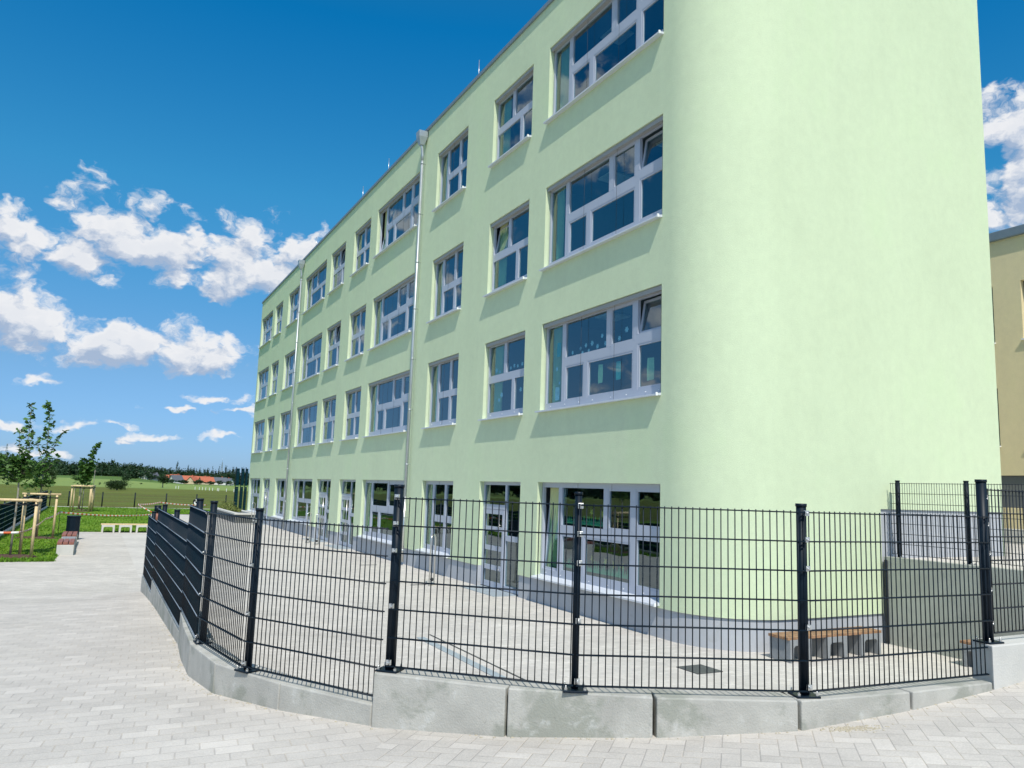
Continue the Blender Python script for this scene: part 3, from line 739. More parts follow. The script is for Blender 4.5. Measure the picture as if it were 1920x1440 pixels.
# roof slab + coping
mb = MB()
mb.add([S(.1, BB0+RC, BH-.1), S(.1, BB1-.1, BH-.1), S(BW-.1, BB1-.1, BH-.1), S(BW-.1, BB0+.1, BH-.1), S(RC, BB0+.1, BH-.1)], [(4, 3, 2, 1, 0)])
mb.build('roof', M['dplinth'], school)
mb = MB()
ring = [(S(-.055, BB1+.05), S(.3, BB1-.3))]+[(S(-.055, 5.0*k), S(.3, 5.0*k)) for k in range(9, -1, -1)]
for k in range(0, NC+1, 2):
    a, b = corner(k, NC, .055); a2, b2 = corner(k, NC, -.3); ring.append((S(a, b), S(a2, b2)))
ring += [(S(BW+.05, BB0-.055), S(BW-.3, BB0+.3)), (S(BW+.05, BB1+.05), S(BW-.3, BB1-.3)), ring[0]]
for i in range(len(ring)-1):
    (o0, i0), (o1, i1) = ring[i], ring[i+1]
    za, zb = ZX*(BH-.075), ZX*(BH+.035)
    mb.quad(o0+za, o1+za, o1+zb, o0+zb); mb.quad(o0+zb, o1+zb, i1+zb, i0+zb); mb.quad(o1+za, o0+za, i0+za, i1+za)
    mb.quad(i1+zb*0+ZX*(BH-.2), i0+ZX*(BH-.2), i0+zb, i1+zb)
mb.build('coping', M['coping'], school)
for b in (9.9, 18.9, 22.6, 45.4, 31.5):
    mb = MB(); mb.tube([S(.30, b, BH), S(.30, b, BH+1.0)], .015, 8, r2=.009); mb.build('lightning_rod', M['steel'], school)

# rooms behind the glass
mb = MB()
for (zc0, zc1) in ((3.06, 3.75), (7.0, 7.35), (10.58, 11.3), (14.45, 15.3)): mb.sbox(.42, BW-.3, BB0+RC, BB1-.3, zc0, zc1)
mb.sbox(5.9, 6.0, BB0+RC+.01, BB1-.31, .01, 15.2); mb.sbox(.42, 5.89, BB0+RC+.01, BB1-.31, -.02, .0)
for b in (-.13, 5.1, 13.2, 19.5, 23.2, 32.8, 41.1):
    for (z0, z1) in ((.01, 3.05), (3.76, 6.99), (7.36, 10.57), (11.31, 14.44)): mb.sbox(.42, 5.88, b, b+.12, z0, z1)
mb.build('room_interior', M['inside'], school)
for (b0, b1) in cols[:7]:
    for zc0 in (7.0, 10.58, 14.45):
        for a in (1.0, 3.2):
            n_ = 2 if b1-b0 > 3 else 1
            for k in range(n_):
                c = b0+(b1-b0)*(k+.5)/n_; mb = MB(); mb.sbox(a, a+.62, c-.31, c+.31, zc0-.07, zc0-.03); mb.build('ceiling_lamp_panel', M['lamp'], school)

LAY = {  # fractions measured from the far side (f) and from the sill (h): panes as (f0, f1, h0, h1); sash flag
 'L': dict(p=[(0, .17, 0, 1, 0), (.17, .575, .50, 1, 0), (.575, .79, .50, 1, 1), (.79, 1, .56, 1, 1), (.17, .38, 0, .50, 1), (.38, .79, 0, .50, 1), (.79, 1, 0, .56, 1)]),
 'M': dict(p=[(0, .43, .50, 1, 0), (.43, 1, .50, 1, 0), (0, .65, 0, .50, 0), (.65, 1, 0, .50, 0)]),
 'N': dict(p=[(0, .25, 0, 1, 0), (.25, .66, .45, 1, 0), (.66, 1, .45, 1, 0), (.25, .66, 0, .45, 0), (.66, 1, 0, .45, 0)]),
 'R': dict(p=[(0, .20, 0, 1, 0), (.20, .48, .48, 1, 0), (.48, 1, .48, 1, 0), (.20, .70, 0, .48, 0), (.70, 1, 0, .48, 0)]),
 'K': dict(p=[(0, .5, .46, 1, 0), (.5, 1, .46, 1, 0), (0, .5, 0, .46, 0), (.5, 1, 0, .46, 0)])}
TY = ['L', 'M', 'N', 'L', 'K', 'M', 'R', 'N', 'M', 'R']
TILT = {(0, 1): 3, (0, 2): 3, (1, 2): 0, (3, 3): 0, (5, 3): 1, (5, 2): 1, (7, 2): 2, (7, 0): 2, (0, 0): 0}
def seg(mb, b0, b1, z0, z1, a0=None, a1=None): mb.sbox(RD-.03 if a0 is None else a0, RD+.04 if a1 is None else a1, b0, b1, z0, z1)
def make_window(ci, fi, b0, b1, z0, z1):
    mb = MB(); W_, Hh = b1-b0, z1-z0
    isdoor = fi == 0 and ci in doors
    fr = .065
    gl = MB(); joint = MB()
    if isdoor:
        z0f = z0; sp = b1-W_*.545       # leaf on the far side, side light near
        F0, F1 = RD-.03, RD+.04
        mb.sbox(F0, F1, b1-fr, b1, z0, z1); mb.sbox(F0, F1, b0, b0+fr, z0, z1); mb.sbox(F0, F1, sp-.1, sp, z0, z1)
        mb.sbox(F0, F1, sp, b1-fr, z1-.09, z1); mb.sbox(F0, F1, b0+fr, sp-.1, z1-.09, z1)
        zt = z1-.62
        mb.sbox(F0, F1, sp, b1-fr, zt-.13, zt); mb.sbox(F0, F1, b0+fr, sp-.1, z0, z0+.12)
        mb.sbox(F0, F1, b0+fr, sp-.1, z0+1.28, z0+1.42)
        gl.sbox(RD, RD+.012, sp, b1-fr, zt, z1-.09); gl.sbox(RD, RD+.012, b0+fr, sp-.1, z0+.12, z0+1.28); gl.sbox(RD, RD+.012, b0+fr, sp-.1, z0+1.42, z1-.09)
        o = mb.build('door_frame', M['frame'], school)
        gl.build('pane', M['glass'], o)
        lf = MB(); g2 = MB(); la0, lb0, lb1 = RD-.045, sp+.01, b1-fr-.01; lz0, lz1 = z0+.01, zt-.14
        lf.sbox(la0, RD+.02, lb0, lb0+.09, lz0, lz1); lf.sbox(la0, RD+.02, lb1-.09, lb1, lz0, lz1)
        nzp = 4; hh = (lz1-lz0)
        for k in range(nzp+1):
            t_ = .13 if k else .16; zc_ = lz0+hh*k/nzp
            za, zb = (zc_-.06, zc_+.06)
            if k == 0: za, zb = lz0, lz0+.14
            if k == nzp: za, zb = lz1-.12, lz1
            lf.sbox(la0, RD+.02, lb0+.09, lb1-.09, za, zb)
        g2.sbox(RD-.01, RD, lb0+.09, lb1-.09, lz0+.1, lz1-.1)
        l_ = lf.build('door_leaf', M['frame'], school); g2.build('pane', M['glass'], l_)
        hb = MB(); ha = la0-.07; hb_ = lb0+.14
        hb.tube([S(ha, hb_, lz0+.25), S(ha, hb_, lz1-.1)], .016, 10); hb.tube([S(ha, hb_, lz0+.5), S(la0, hb_, lz0+.5)], .01, 6); hb.tube([S(ha, hb_, lz1-.4), S(la0, hb_, lz1-.4)], .01, 6)
        hb.build('handle', M['steel'], l_)
        return
    mb.sbox(RD-.03, RD+.04, b1-fr, b1, z0+.05, z1); mb.sbox(RD-.03, RD+.04, b0, b0+fr, z0+.05, z1)
    zb0 = z0+.19; zt1 = z1-.12
    mb.sbox(RD-.03, RD+.04, b0+fr, b1-fr, z0+.05, zb0); mb.sbox(RD-.03, RD+.04, b0+fr, b1-fr, zt1, z1)
    tilt = TILT.get((ci, fi), None)
    Lb, Lh = (b1-b0-2*fr), (zt1-zb0)
    panes = LAY[TY[ci]]['p']; hw, hr = .078, .105
    sashes = MB(); osh = None
    for i, (f0, f1, h0, h1, sash) in enumerate(panes):
        pb1 = (b1-fr)-Lb*f0 - (hw if f0 > 0 else 0); pb0 = (b1-fr)-Lb*f1 + (hw if f1 < 1 else 0)
        pz0 = zb0+Lh*h0+(hr if h0 > 0 else 0); pz1 = zb0+Lh*h1-(hr if h1 < 1 else 0)
        if tilt == i: osh = (pb0, pb1, pz0, pz1); continue
        if sash:
            s_ = .045
            for (x0, x1, y0, y1) in ((pb0, pb0+s_, pz0, pz1), (pb1-s_, pb1, pz0, pz1), (pb0+s_, pb1-s_, pz0, pz0+s_), (pb0+s_, pb1-s_, pz1-s_, pz1)):
                sashes.sbox(RD-.022, RD+.03, x0, x1, y0, y1)
            # shadow gap round the sash
            pb0 += s_; pb1 -= s_; pz0 += s_; pz1 -= s_
        gl.sbox(RD+.004, RD+.012, pb0-.01, pb1+.01, pz0-.01, pz1+.01)
    # mullions and rails: unique boundaries
    for (f0, f1, h0, h1, sash) in panes:
        x0 = (b1-fr)-Lb*f1; x1 = (b1-fr)-Lb*f0; y0 = zb0+Lh*h0; y1 = zb0+Lh*h1
        if f0 > 0: mb.sbox(RD-.03, RD+.04, x1-hw, x1, y0+(hr if h0 > 0 else 0), y1-(hr if h1 < 1 else 0))
        if f1 < 1: mb.sbox(RD-.03, RD+.04, x0, x0+hw, y0+(hr if h0 > 0 else 0), y1-(hr if h1 < 1 else 0))
        if h0 > 0: mb.sbox(RD-.028, RD+.038, x0, x1, y0, y0+hr)
        if h1 < 1: mb.sbox(RD-.028, RD+.038, x0, x1, y1-hr, y1)
    o = mb.build('window_frame', M['frame'], school)
    gl.build('pane', M['glass'], o)
    if sashes.v: sashes.build('sash', M['frame'], o)
    if osh:
        pb0, pb1, pz0, pz1 = osh; s_ = .05; t2 = MB(); g2 = MB()
        lean = R(9) if (ci, fi) != (0, 0) else R(5); hh = pz1-pz0
        up = ZX*math.cos(lean)+EX*math.sin(lean); nrm = EX*math.cos(lean)-ZX*math.sin(lean)
        base = S(RD+.01, pb0, pz0)
        def pb(bm_, x0, x1, y0, y1, d0, d1): bm_.para(base+UX*x0+up*y0+nrm*d0, nrm*(d1-d0), UX*(x1-x0), up*(y1-y0))
        w_ = pb1-pb0
        pb(t2, 0, s_, 0, hh, 0, .05); pb(t2, w_-s_, w_, 0, hh, 0, .05); pb(t2, s_, w_-s_, 0, s_, 0, .05); pb(t2, s_, w_-s_, hh-s_, hh, 0, .05)
        pb(g2, s_, w_-s_, s_, hh-s_, .02, .028)
        t_ = t2.build('tilted_sash', M['frame'], o); 
        g2.build('tilted_pane', M['glass'], o)
    # sill, its end caps, blind box and guide cables
    sl = MB(); e = .035
    sl.add([S(-.125, b0+.0, z0-.005), S(RD-.03, b0+.0, z0+.05), S(RD-.03, b1+e, z0+.05), S(-.125, b1+e, z0-.005),
            S(-.125, b0+.0, z0-.04), S(RD-.03, b0+.0, z0-.02), S(RD-.03, b1+e, z0-.02), S(-.125, b1+e, z0-.04)],
           [(0, 1, 2, 3), (7, 6, 5, 4), (0, 3, 7, 4), (0, 4, 5, 1), (3, 2, 6, 7)])
    so = sl.build('sill', M['sill'], o)
    cp = MB(); cp.sbox(-.128, -.085, b0-.010, b0+.015, z0-.045, z0+.02); cp.build('sill_cap', M['cap'], o)
    if fi > 0:
        bx = MB(); bx.sbox(.035, RD-.035, b0+.02, b1-.02, z1-.105, z1-.012); bx.build('blind_box', M['blind'], o)
    for bb in [] if ci > 6 or fi == 0 and ci in doors else ([b1-.10, b0+.10]+([b0+W_*.36, b0+W_*.64] if W_ > 4 else ([b0+W_*.5] if W_ > 2.5 else []))):
        cb = MB(); cb.tube([S(.075, bb, z0+.04), S(.075, bb, z1-.02)], .0035, 5); cb.build('guide_cable', M['band'], o)
    if fi < 2 and ci < 3:
        for f_ in (.06, .2, .33, .45, .6, .72, .86, .95) if W_ > 4 else (.1, .4, .7, .9):
            kn = MB(); kn.tube([S(RD-.03, b1-W_*f_, z0+.11), S(RD-.045, b1-W_*f_, z0+.11)], .010, 8); kn.build('knob', M['cap'], o)
    return o
wins = {}
for (b0, b1, z0, z1, ci, fi) in opens: wins[ci, fi] = make_window(ci, fi, b0, b1, z0, z1)
for ci in doors:
    b0, b1 = cols[ci]; mb = MB(); mb.sbox(-.55, RD-.03, b0+.2, b1-.1, -.02, .018); mb.build('doorstep', M['drain'], school, bevel=.004)

def curtain(win, b0, b1, z0, z1, a=.42, sway=0.0):
    mb = MB(); n_ = 30; vs = []; fs = []
    for i in range(n_+1):
        t = i/n_
        for (z, k) in ((z1, 1.0), ((z0+z1)/2, 1-sway*.5), (z0, 1-sway)):
            b = b1-(b1-b0)*t*k; vs.append(S(a+.035*math.sin(t*34+.5), b, z))
    for i in range(n_):
        for j in range(2): fs.append((i*3+j, i*3+j+1, (i+1)*3+j+1, (i+1)*3+j))
    mb.add(vs, fs, True); mb.build('curtain', M['curtain'], win)
for (ci, fi, wd) in ((0, 0, .55), (0, 1, .42), (0, 2, .35), (0, 3, .42), (1, 3, .45), (1, 2, .5), (1, 1, .5), (2, 0, .4), (2, 1, .4), (2, 2, .35), (2, 3, .35), (3, 0, .5), (3, 1, .4), (3, 2, .4), (3, 3, .3)):
    b0, b1 = cols[ci]; z0, z1 = flo[fi]
    curtain(wins[ci, fi], b1-.05-wd, b1-.05, z0+.1, z1-.02, a=.33, sway=.25 if fi == 0 else .05)
# paper decorations stuck inside the panes
GA = RD+.0135
def cut(poly, b, z, sc_, m, win, name):
    mb = MB(); pts_ = [S(GA, b+x*sc_, z+y*sc_) for x, y in poly]; mb.prism(pts_, EX*.0015); return mb
def flower(n_=6):
    return [((.6+.4*abs(math.cos(n_*a/2)))*math.cos(a), (.6+.4*abs(math.cos(n_*a/2)))*math.sin(a)) for a in [2*math.pi*i/(n_*4) for i in range(n_*4)]]
w1 = wins[0, 1]
for (b, z, r_) in [(3.55, 5.93, .05), (3.36, 5.82, .055), (3.20, 5.98, .045), (3.12, 5.86, .05), (2.98, 6.02, .055), (2.86, 5.88, .045), (2.72, 6.03, .065), (2.50, 5.93, .06), (2.32, 6.14, .055), (2.18, 5.95, .06), (1.66, 5.98, .06), (1.40, 6.13, .07), (1.16, 5.95, .055), (4.25, 5.62, .06), (4.18, 5.02, .055), (4.12, 5.26, .04)]:
    fl = MB(); fl.prism([S(GA, b+x*r_, z+y*r_) for x, y in flower(5 if b > 3 else 6)], EX*.0015); fl.build('paper_flower', M['paper'], w1)
for (ci, b, z, r_) in [(1, 7.55, 5.98, .07), (1, 7.35, 5.92, .05), (1, 6.7, 5.95, .05), (1, 6.5, 5.99, .06), (1, 6.3, 5.96, .05), (1, 6.05, 5.98, .06), (1, 7.2, 5.25, .08), (1, 7.35, 5.12, .06), (1, 6.1, 5.3, .07)]:
    fl = MB(); fl.prism([S(GA, b+x*r_, z+y*r_) for x, y in flower(5)], EX*.0015); fl.build('paper_flower', M['paper'], wins[1, 1])
for (b, z, wd, hd, mn) in [(2.28, 5.08, .17, .42, 'ypaper'), (1.60, 5.08, .17, .40, 'tpaper'), (.46, 4.95, .22, .46, 'ypaper'), (4.10, 5.92, .16, .35, 'tpaper'), (4.12, 4.85, .18, .32, 'paper')]:
    mb = MB(); mb.prism([S(GA, b, z), S(GA, b+wd, z-.01), S(GA, b+wd+.01, z+hd*.5), S(GA, b+wd-.01, z+hd), S(GA, b, z+hd-.01), S(GA, b-.012, z+hd*.5)], EX*.0015)
    mb.build('paper_sheet', M[mn], w1)
def grass_cut(win, b0, b1, z, h):
    mb = MB(); x = b0; pts_ = []; 
    while x < b1:
        pts_.append((x, z+random.uniform(.03, .07))); pts_.append((x+.03, z+random.uniform(.4, 1)*h)); x += .075
    for (i, (x, y)) in enumerate(pts_[:-1]):
        x2, y2 = pts_[i+1]; mb.prism([S(GA, x, z), S(GA, x2, z), S(GA, x2, y2), S(GA, x, y)], EX*.0015)
    mb.build('paper_grass', M['gpaper'], win)
w0 = wins[0, 0]
grass_cut(w0, 1.15, 2.8, .93, .30); grass_cut(w0, 3.05, 3.7, .93, .26); grass_cut(w0, 2.05, 3.65, 1.93, .24)
star = lambda: [((1 if i % 2 else .42)*math.cos(i*math.pi/5+.4), (1 if i % 2 else .42)*math.sin(i*math.pi/5+.4)) for i in range(10)]
for (b, z) in [(2.55, 1.22), (2.05, 1.20), (1.75, 1.17), (1.45, 1.16), (2.62, 2.22), (2.2, 2.2), (3.1, 2.2)]:
    mb = MB(); mb.prism([S(GA+.002, b+x*.085, z+y*.10) for x, y in star()], EX*.0015); mb.build('paper_leaf', M['opaper'], w0)

# downspouts
for b, zt in ((13.62, 15.35), (32.75, 15.3)):
    mb = MB(); a0 = -.13
    mb.tube([S(-.02, b, zt+.02), S(-.16, b, zt-.10), S(-.20, b, zt-.30), S(-.15, b, zt-.55), S(a0, b, zt-.75), S(a0, b, zt-.95)], .05, 14)
    mb.tube([S(a0, b, zt-.95), S(a0, b, .1)], .05, 14)
    o = mb.build('downspout', M['zinc'], school)
    hp = MB()
    for (r0, r1, z0, z1) in ((.16, .17, zt-.08, zt+.14), (.08, .16, zt-.36, zt-.08)):
        c = S(-.19, b); vs = []
        for (r_, z) in ((r0, z0), (r1, z1)): vs += [c+EX*(-r_)+UX*(-r_)+ZX*z, c+EX*r_+UX*(-r_)+ZX*z, c+EX*r_+UX*r_+ZX*z, c+EX*(-r_)+UX*r_+ZX*z]
        hp.add(vs, [(0, 1, 5, 4), (1, 2, 6, 5), (2, 3, 7, 6), (3, 0, 4, 7), (3, 2, 1, 0)] + ([(4, 5, 6, 7)] if False else []))
    hp.build('hopper', M['zinc'], o)
    for z in (14.3, 12.4, 10.6, 8.9, 7.1, 5.3, 3.4, 1.6, .5):
        br = MB(); br.tube([S(a0, b, z-.025), S(a0, b, z+.025)], .060, 14); br.tube([S(a0, b, z), S(0, b, z)], .01, 6); br.build('bracket', M['zinc'], o)
    if b < 20:
        st = MB(); st.tube([S(a0, b, 2.3), S(a0, b, .12)], .056, 14); st.build('standpipe', M['steel'], o)

# ------------------------------------------------------------------ terrace, retaining wall, beige building
mb = MB(); mb.sbox(4.12, 40, -9, BB0+.03, -.05, 1.58); mb.sbox(BW+.002, 40, BB0+.03, 70, -.05, 1.58)
tag(mb.build('terrace', M['pave_yard']), kind='structure')
kk = 0
labr = ['grey-green retaining wall slab next to the green end wall behind the bench', 'grey-green retaining wall slab in the middle of the terrace edge', 'grey-green retaining wall slab behind the second bench at the right', 'grey-green retaining wall slab nearest the raised wall at the right']
for (b0, b1) in ((-1.80, -3.45), (-3.45, -5.1), (-5.1, -6.75), (-6.75, -7.9)):
    mb = MB(); mb.sbox(3.98, 4.12, b1+.006, b0-.006, -.05, 1.62)
    tag(mb.build('retaining_wall', M['concrete_d'], origin=S(4.05, (b0+b1)/2, -.05), bevel=.006), labr[kk], 'wall', 'retaining wall slabs'); kk += 1
tf = thing('terrace_fence', S(4.2, -4, 1.6), 'upper dark wire fence standing on the terrace retaining wall', 'fence')
for b in (-1.97, -3.33, -4.7, -6.1, -7.5):
    p = S(4.22, b); post(V2(p.x, p.y), 1.6, 3.06, .040, clamp=UX*-1, clampz=(), parent=tf)
panel(S(4.15, -1.86), S(4.15, -4.68), 1.68, 3.02, parent=tf); panel(S(4.15, -4.72), S(4.15, -7.5), 1.68, 3.02, parent=tf)
mb = MB(); mb.sbox(3.945, 3.976, -1.88, -1.83, .02, 1.56); tag(mb.build('gap_shade', M['band'], origin=S(3.93, -1.94)), 'black strip standing in for the shade in the gap between green end wall and retaining wall', 'shade strip')  # black strip added to darken the joint where shade falls

beige = thing('beige_building', S(22, -2, 1.6), 'three-storey ochre beige plastered building with grey roof edge behind the terrace on the right', 'building')
bo = []
for z0, z1 in ((4.72, 6.75), (8.35, 10.4)):
    for (b0, b1) in ((4.02, 6.2), (.4, 3.07), (-6, -3.2), (7.5, 9.8)): bo.append((b0, b1, z0, z1))
mb = MB()
def bwall(a): 
    bs = sorted({-14, 14}|{v for h in bo for v in h[:2]}); zs = sorted({3.7, 12.0}|{v for h in bo for v in h[2:]})
    for i in range(len(bs)-1):
        for j in range(len(zs)-1):
            if any(h[0] < (bs[i]+bs[i+1])/2 < h[1] and h[2] < (zs[j]+zs[j+1])/2 < h[3] for h in bo): continue
            mb.quad(S(a, bs[i+1], zs[j]), S(a, bs[i], zs[j]), S(a, bs[i], zs[j+1]), S(a, bs[i+1], zs[j+1]))
BA = 18.0; bwall(BA)
for (b0, b1, z0, z1) in bo:
    mb.quad(S(BA, b1, z0), S(BA, b1, z1), S(BA+.2, b1, z1), S(BA+.2, b1, z0)); mb.quad(S(BA, b0, z0), S(BA+.2, b0, z0), S(BA+.2, b0, z1), S(BA, b0, z1))
    mb.quad(S(BA, b0, z1), S(BA+.2, b0, z1), S(BA+.2, b1, z1), S(BA, b1, z1)); mb.quad(S(BA, b0, z0), S(BA, b1, z0), S(BA+.2, b1, z0), S(BA+.2, b0, z0))
mb.quad(S(BA, -14, 3.7), S(BA+12, -14, 3.7), S(BA+12, -14, 12), S(BA, -14, 12)); mb.quad(S(BA+12, 14, 3.7), S(BA, 14, 3.7), S(BA, 14, 12), S(BA+12, 14, 12))
mb.build('wall', M['beige'], beige)
mb = MB(); mb.sbox(BA+.06, BA+11.9, -13.9, 13.9, 1.5, 3.7); mb.build('plinth', M['dplinth'], beige)
mb = MB(); mb.sbox(BA-.12, BA+12.1, -14.1, 14.1, 12.0, 12.32); mb.build('roof_edge', M['coping'], beige, bevel=.02)
for (b0, b1, z0, z1) in bo:
    fr_ = MB(); 
    for (x0, x1, y0, y1) in ((b0, b0+.07, z0, z1), (b1-.07, b1, z0, z1), (b0+.07, b1-.07, z0, z0+.08), (b0+.07, b1-.07, z1-.08, z1), ((b0+b1)/2-.04, (b0+b1)/2+.04, z0+.08, z1-.08)): fr_.sbox(BA+.17, BA+.24, x0, x1, y0, y1)
    o = fr_.build('window_frame', M['dplinth'], beige)
    g_ = MB(); g_.sbox(BA+.2, BA+.21, b0+.02, b1-.02, z0+.02, z1-.02); g_.build('pane', M['glass'], o)
    sl = MB(); sl.sbox(BA-.08, BA+.17, b0-.02, b1+.04, z0-.04, z0-.002); sl.build('sill', M['cap'], o)
mb = MB(); mb.sbox(BA+.5, BA+11, -13, 13, 3.8, 11.9); mb.build('room_interior', M['band'], beige)
for b in (-.5, 4.5, -4.5):
    mb = MB(); mb.tube([S(BA-.05, b, 11.75), S(BA+.03, b, 11.75)], .06, 12); mb.build('vent_cap', M['zinc'], beige)
mb = MB(); mb.sbox(14.2, 14.5, -8, 12, 1.58, 2.0); tag(mb.build('low_wall', M['pale'], origin=S(14.35, 2, 1.58), bevel=.01), 'low pale concrete wall on the terrace in front of the beige building', 'wall')
mb = MB(); mb.sbox(15.6, 15.8, -8, 12, 1.58, 2.62); tag(mb.build('parapet_wall', M['beige'], origin=S(15.7, 2, 1.58), bevel=.01), 'ochre parapet wall strip at the foot of the beige building', 'wall')

# ------------------------------------------------------------------ benches
def arch_support(mb, c, x, y, w_, h, t, depth):
    """concrete U standing upside down: c = base centre, x along the bench, y depth direction"""
    lw = .075
    prof = [(-w_/2, 0), (-w_/2, h), (w_/2, h), (w_/2, 0), (w_/2-lw, 0), (w_/2-lw-.012, h-.13), (w_/2-lw-.05, h-.095), (-w_/2+lw+.05, h-.095), (-w_/2+lw+.012, h-.13), (-w_/2+lw, 0)]
    o = len(mb.v)
    p = [c+x*px_+ZX*pz_-y*(depth/2) for px_, pz_ in prof]; n_ = len(p)
    vs = p+[v+y*depth for v in p]
    fs = []
    tri = [(0, 1, 8, 9), (1, 2, 6, 7), (1, 7, 8), (2, 3, 4, 5), (2, 5, 6)]
    for f in tri: fs.append(f); fs.append(tuple(i+n_ for i in f[::-1]))
    for i in range(n_): fs.append((i, n_+i, n_+(i+1) % n_, (i+1) % n_))
    mb.add(vs, fs)
def arch_bench(name, c, x, L, label, group, woodm, nplank=4, sw=.5, depth=.45, h=.36, cm='concrete_b', zt=.045):
    y = Vector((-x.y, x.x, 0)); t = thing(name, c, label, 'bench', group)
    for k in (-1, 0, 1):
        mb = MB(); arch_support(mb, c+x*(k*(L/2-sw/2-.04)), x, y, sw, h, .08, depth); mb.build('support', M[cm], t, bevel=.006)
    for k in range(nplank):
        wd = depth/nplank; mb = MB(); mb.para(c-x*(L/2)+y*(-depth/2+k*wd+.010)+ZX*(h+.001*k), x*L, y*(wd-.020), ZX*zt); mb.build('plank', M[woodm], t, bevel=.004)
    return t
arch_bench('bench', S(1.84, -2.24), EX, 2.30, 'wooden bench on three grey concrete arches beside the green end wall', 'arch benches', 'wood')
arch_bench('bench', S(3.68, -4.72), UX, 2.30, 'wooden bench on concrete arches along the grey retaining wall at the right', 'arch benches', 'wood')
arch_bench('bench', S(-8.1, 30.35), EX, 2.12, 'low bench with thin plank on three pale concrete arches at the lawn edge', 'arch benches', 'stake', 3, cm='pale', sw=.56, h=.37, zt=.045)
# long bench with concrete core and planks running away along the lawn
def block_bench(b0, b1, label):
    c = S(-10.25, (b0+b1)/2); t = thing('block_bench', c, label, 'bench', 'concrete block benches at the lawn')
    mb = MB(); mb.sbox(-10.5, -10.0, b0, b1, -.02, .34); mb.build('base', M['pale'], t, bevel=.012)
    n_ = 2 if b1-b0 > 5 else 1
    for k in range(3):
        for j in range(n_):
            L_ = (b1-b0)/n_; mb = MB(); mb.sbox(-10.50+k*.17, -10.50+k*.17+.145, b0+j*L_+.02, b0+j*L_+L_*(.66 if n_ > 1 else .96), .345, .43); mb.build('plank', M['redwood'], t, bevel=.004)
    return t
block_bench(18.3, 20.1, 'nearest concrete block bench with three reddish planks beside the lawn')
block_bench(22.2, 24.2, 'second concrete block bench with reddish planks, in front of the dark bin')
mb = MB(); mb.sbox(-10.46, -10.02, 20.12, 22.18, -.02, .36); tag(mb.build('seat_block', M['concrete_b'], origin=S(-10.24, 21.1), bevel=.01), 'bare grey concrete seat block joining the two planked benches', 'bench')
# bins
def waste_bin(c, label, wd=.46, h=.80, clad=False):
    t = thing('waste_bin', c, label, 'bin', 'waste bins')
    mb = MB(); mb.tube([c+ZX*(.30 if clad else .02), c+ZX*(h-.05)], wd/2, 8, smooth=False); mb.build('body', M['anth'] if not clad else M['redwood'], t)
    mb = MB(); mb.tube([c+ZX*(h-.06), c+ZX*h], wd/2+.02, 8, smooth=False); mb.build('lid', M['anth'], t, bevel=.006)
    mb = MB(); mb.tube([c, c+ZX*.3], wd/2-.06, 8, smooth=False); mb.build('foot', M['concrete_b'] if clad else M['anth'], t)
    return t
waste_bin(S(-10.22, 25.6), 'dark anthracite waste bin at the far end of the planked bench', .52, .98)
c = S(-6.15, 39.5)
t = thing('waste_bin', c, 'dark round waste bin with barrier tape tied round its pinkish base', 'bin', 'waste bins')
mb = MB(); mb.tube([c+ZX*.62, c+ZX*1.0], .19, 14); mb.build('body', M['anth'], t)
mb = MB(); mb.tube([c+ZX*1.0, c+ZX*1.03], .205, 14); mb.build('lid', M['anth'], t)
mb = MB(); mb.tube([c, c+ZX*.62], .15, 14); mb.build('foot', M['redwood'], t)
# steel hoops
def hoop(c, label, h=1.35, w_=.24):
    t = thing('steel_hoop', c, label, 'hoop', 'steel hoops in the yard')
    x = (EX*.8+UX*.6).normalized(); pts_ = [c-x*(w_/2), c-x*(w_/2)+ZX*(h-w_/2)]+[c-x*(w_/2*math.cos(a))+ZX*(h-w_/2+w_/2*math.sin(a)) for a in [math.pi*i/8 for i in range(1, 8)]]+[c+x*(w_/2)+ZX*(h-w_/2), c+x*(w_/2)]
    mb = MB(); mb.tube(pts_, .022, 10); mb.build('tube', M['steel'], t)
    mb = MB(); mb.para(c-x*(w_/2+.04)-UX*.06, x*(w_+.08), UX*.12, ZX*.05); mb.build('foot_box', M['steel'], t, bevel=.005)
    mb = MB(); mb.blob((c.x+.01, c.y-.03, .16), (.05, .05, .05), 8, 6); mb.build('lock', M['band'], t)
    return t
hoop(S(-1.2, 8.3), 'tall narrow steel hoop nearest the camera in front of the third window')
hoop(S(-.98, 23.5), 'left one of the two steel hoops beside the far glazed door')
hoop(S(-.80, 22.6), 'right one of the two steel hoops beside the far glazed door')
hoop(S(-.8, 38.6), 'farthest steel hoop by the end of the green facade')
# drains, hatch
mb = MB(); mb.sbox(-4.28, -4.13, -5.5, 1.4, .0, .010); mb.sbox(-4.28, -4.13, -5.5, 1.4, -.01, .0)
tag(mb.build('drain_channel', M['drain'], origin=S(-4.2, -2)), 'long bluish drain channel set in the yard paving', 'drain')
mb = MB(); mb.sbox(-3.96, -3.93, -5.5, 1.6, -.01, .008); tag(mb.build('slot_drain', M['hatch'], origin=S(-3.95, -2)), 'thin dark slot running beside the bluish drain channel', 'drain')
mb = MB(); mb.sbox(-1.30, -.80, -2.55, -2.05, -.01, .012); tag(mb.build('manhole_cover', M['hatch'], origin=S(-1.05, -2.3), bevel=.003), 'square dark cast iron manhole cover in the yard near the rounded corner', 'manhole cover')
for (a0, a1, b, lb) in ((-1.55, -.95, 13.75, 'short dark slot drain lying farther off near the downspout'), (-2.5, -1.9, 9.15, 'short dark slot drain partly behind the thick front post'), (-1.75, -1.3, 8.4, 'dark metal bar on the paving at the foot of the nearest steel hoop')):
    mb = MB(); mb.sbox(a0, a1, b, b+.05, -.01, .012); tag(mb.build('slot_drain', M['hatch'], origin=S((a0+a1)/2, b)), lb, 'drain')
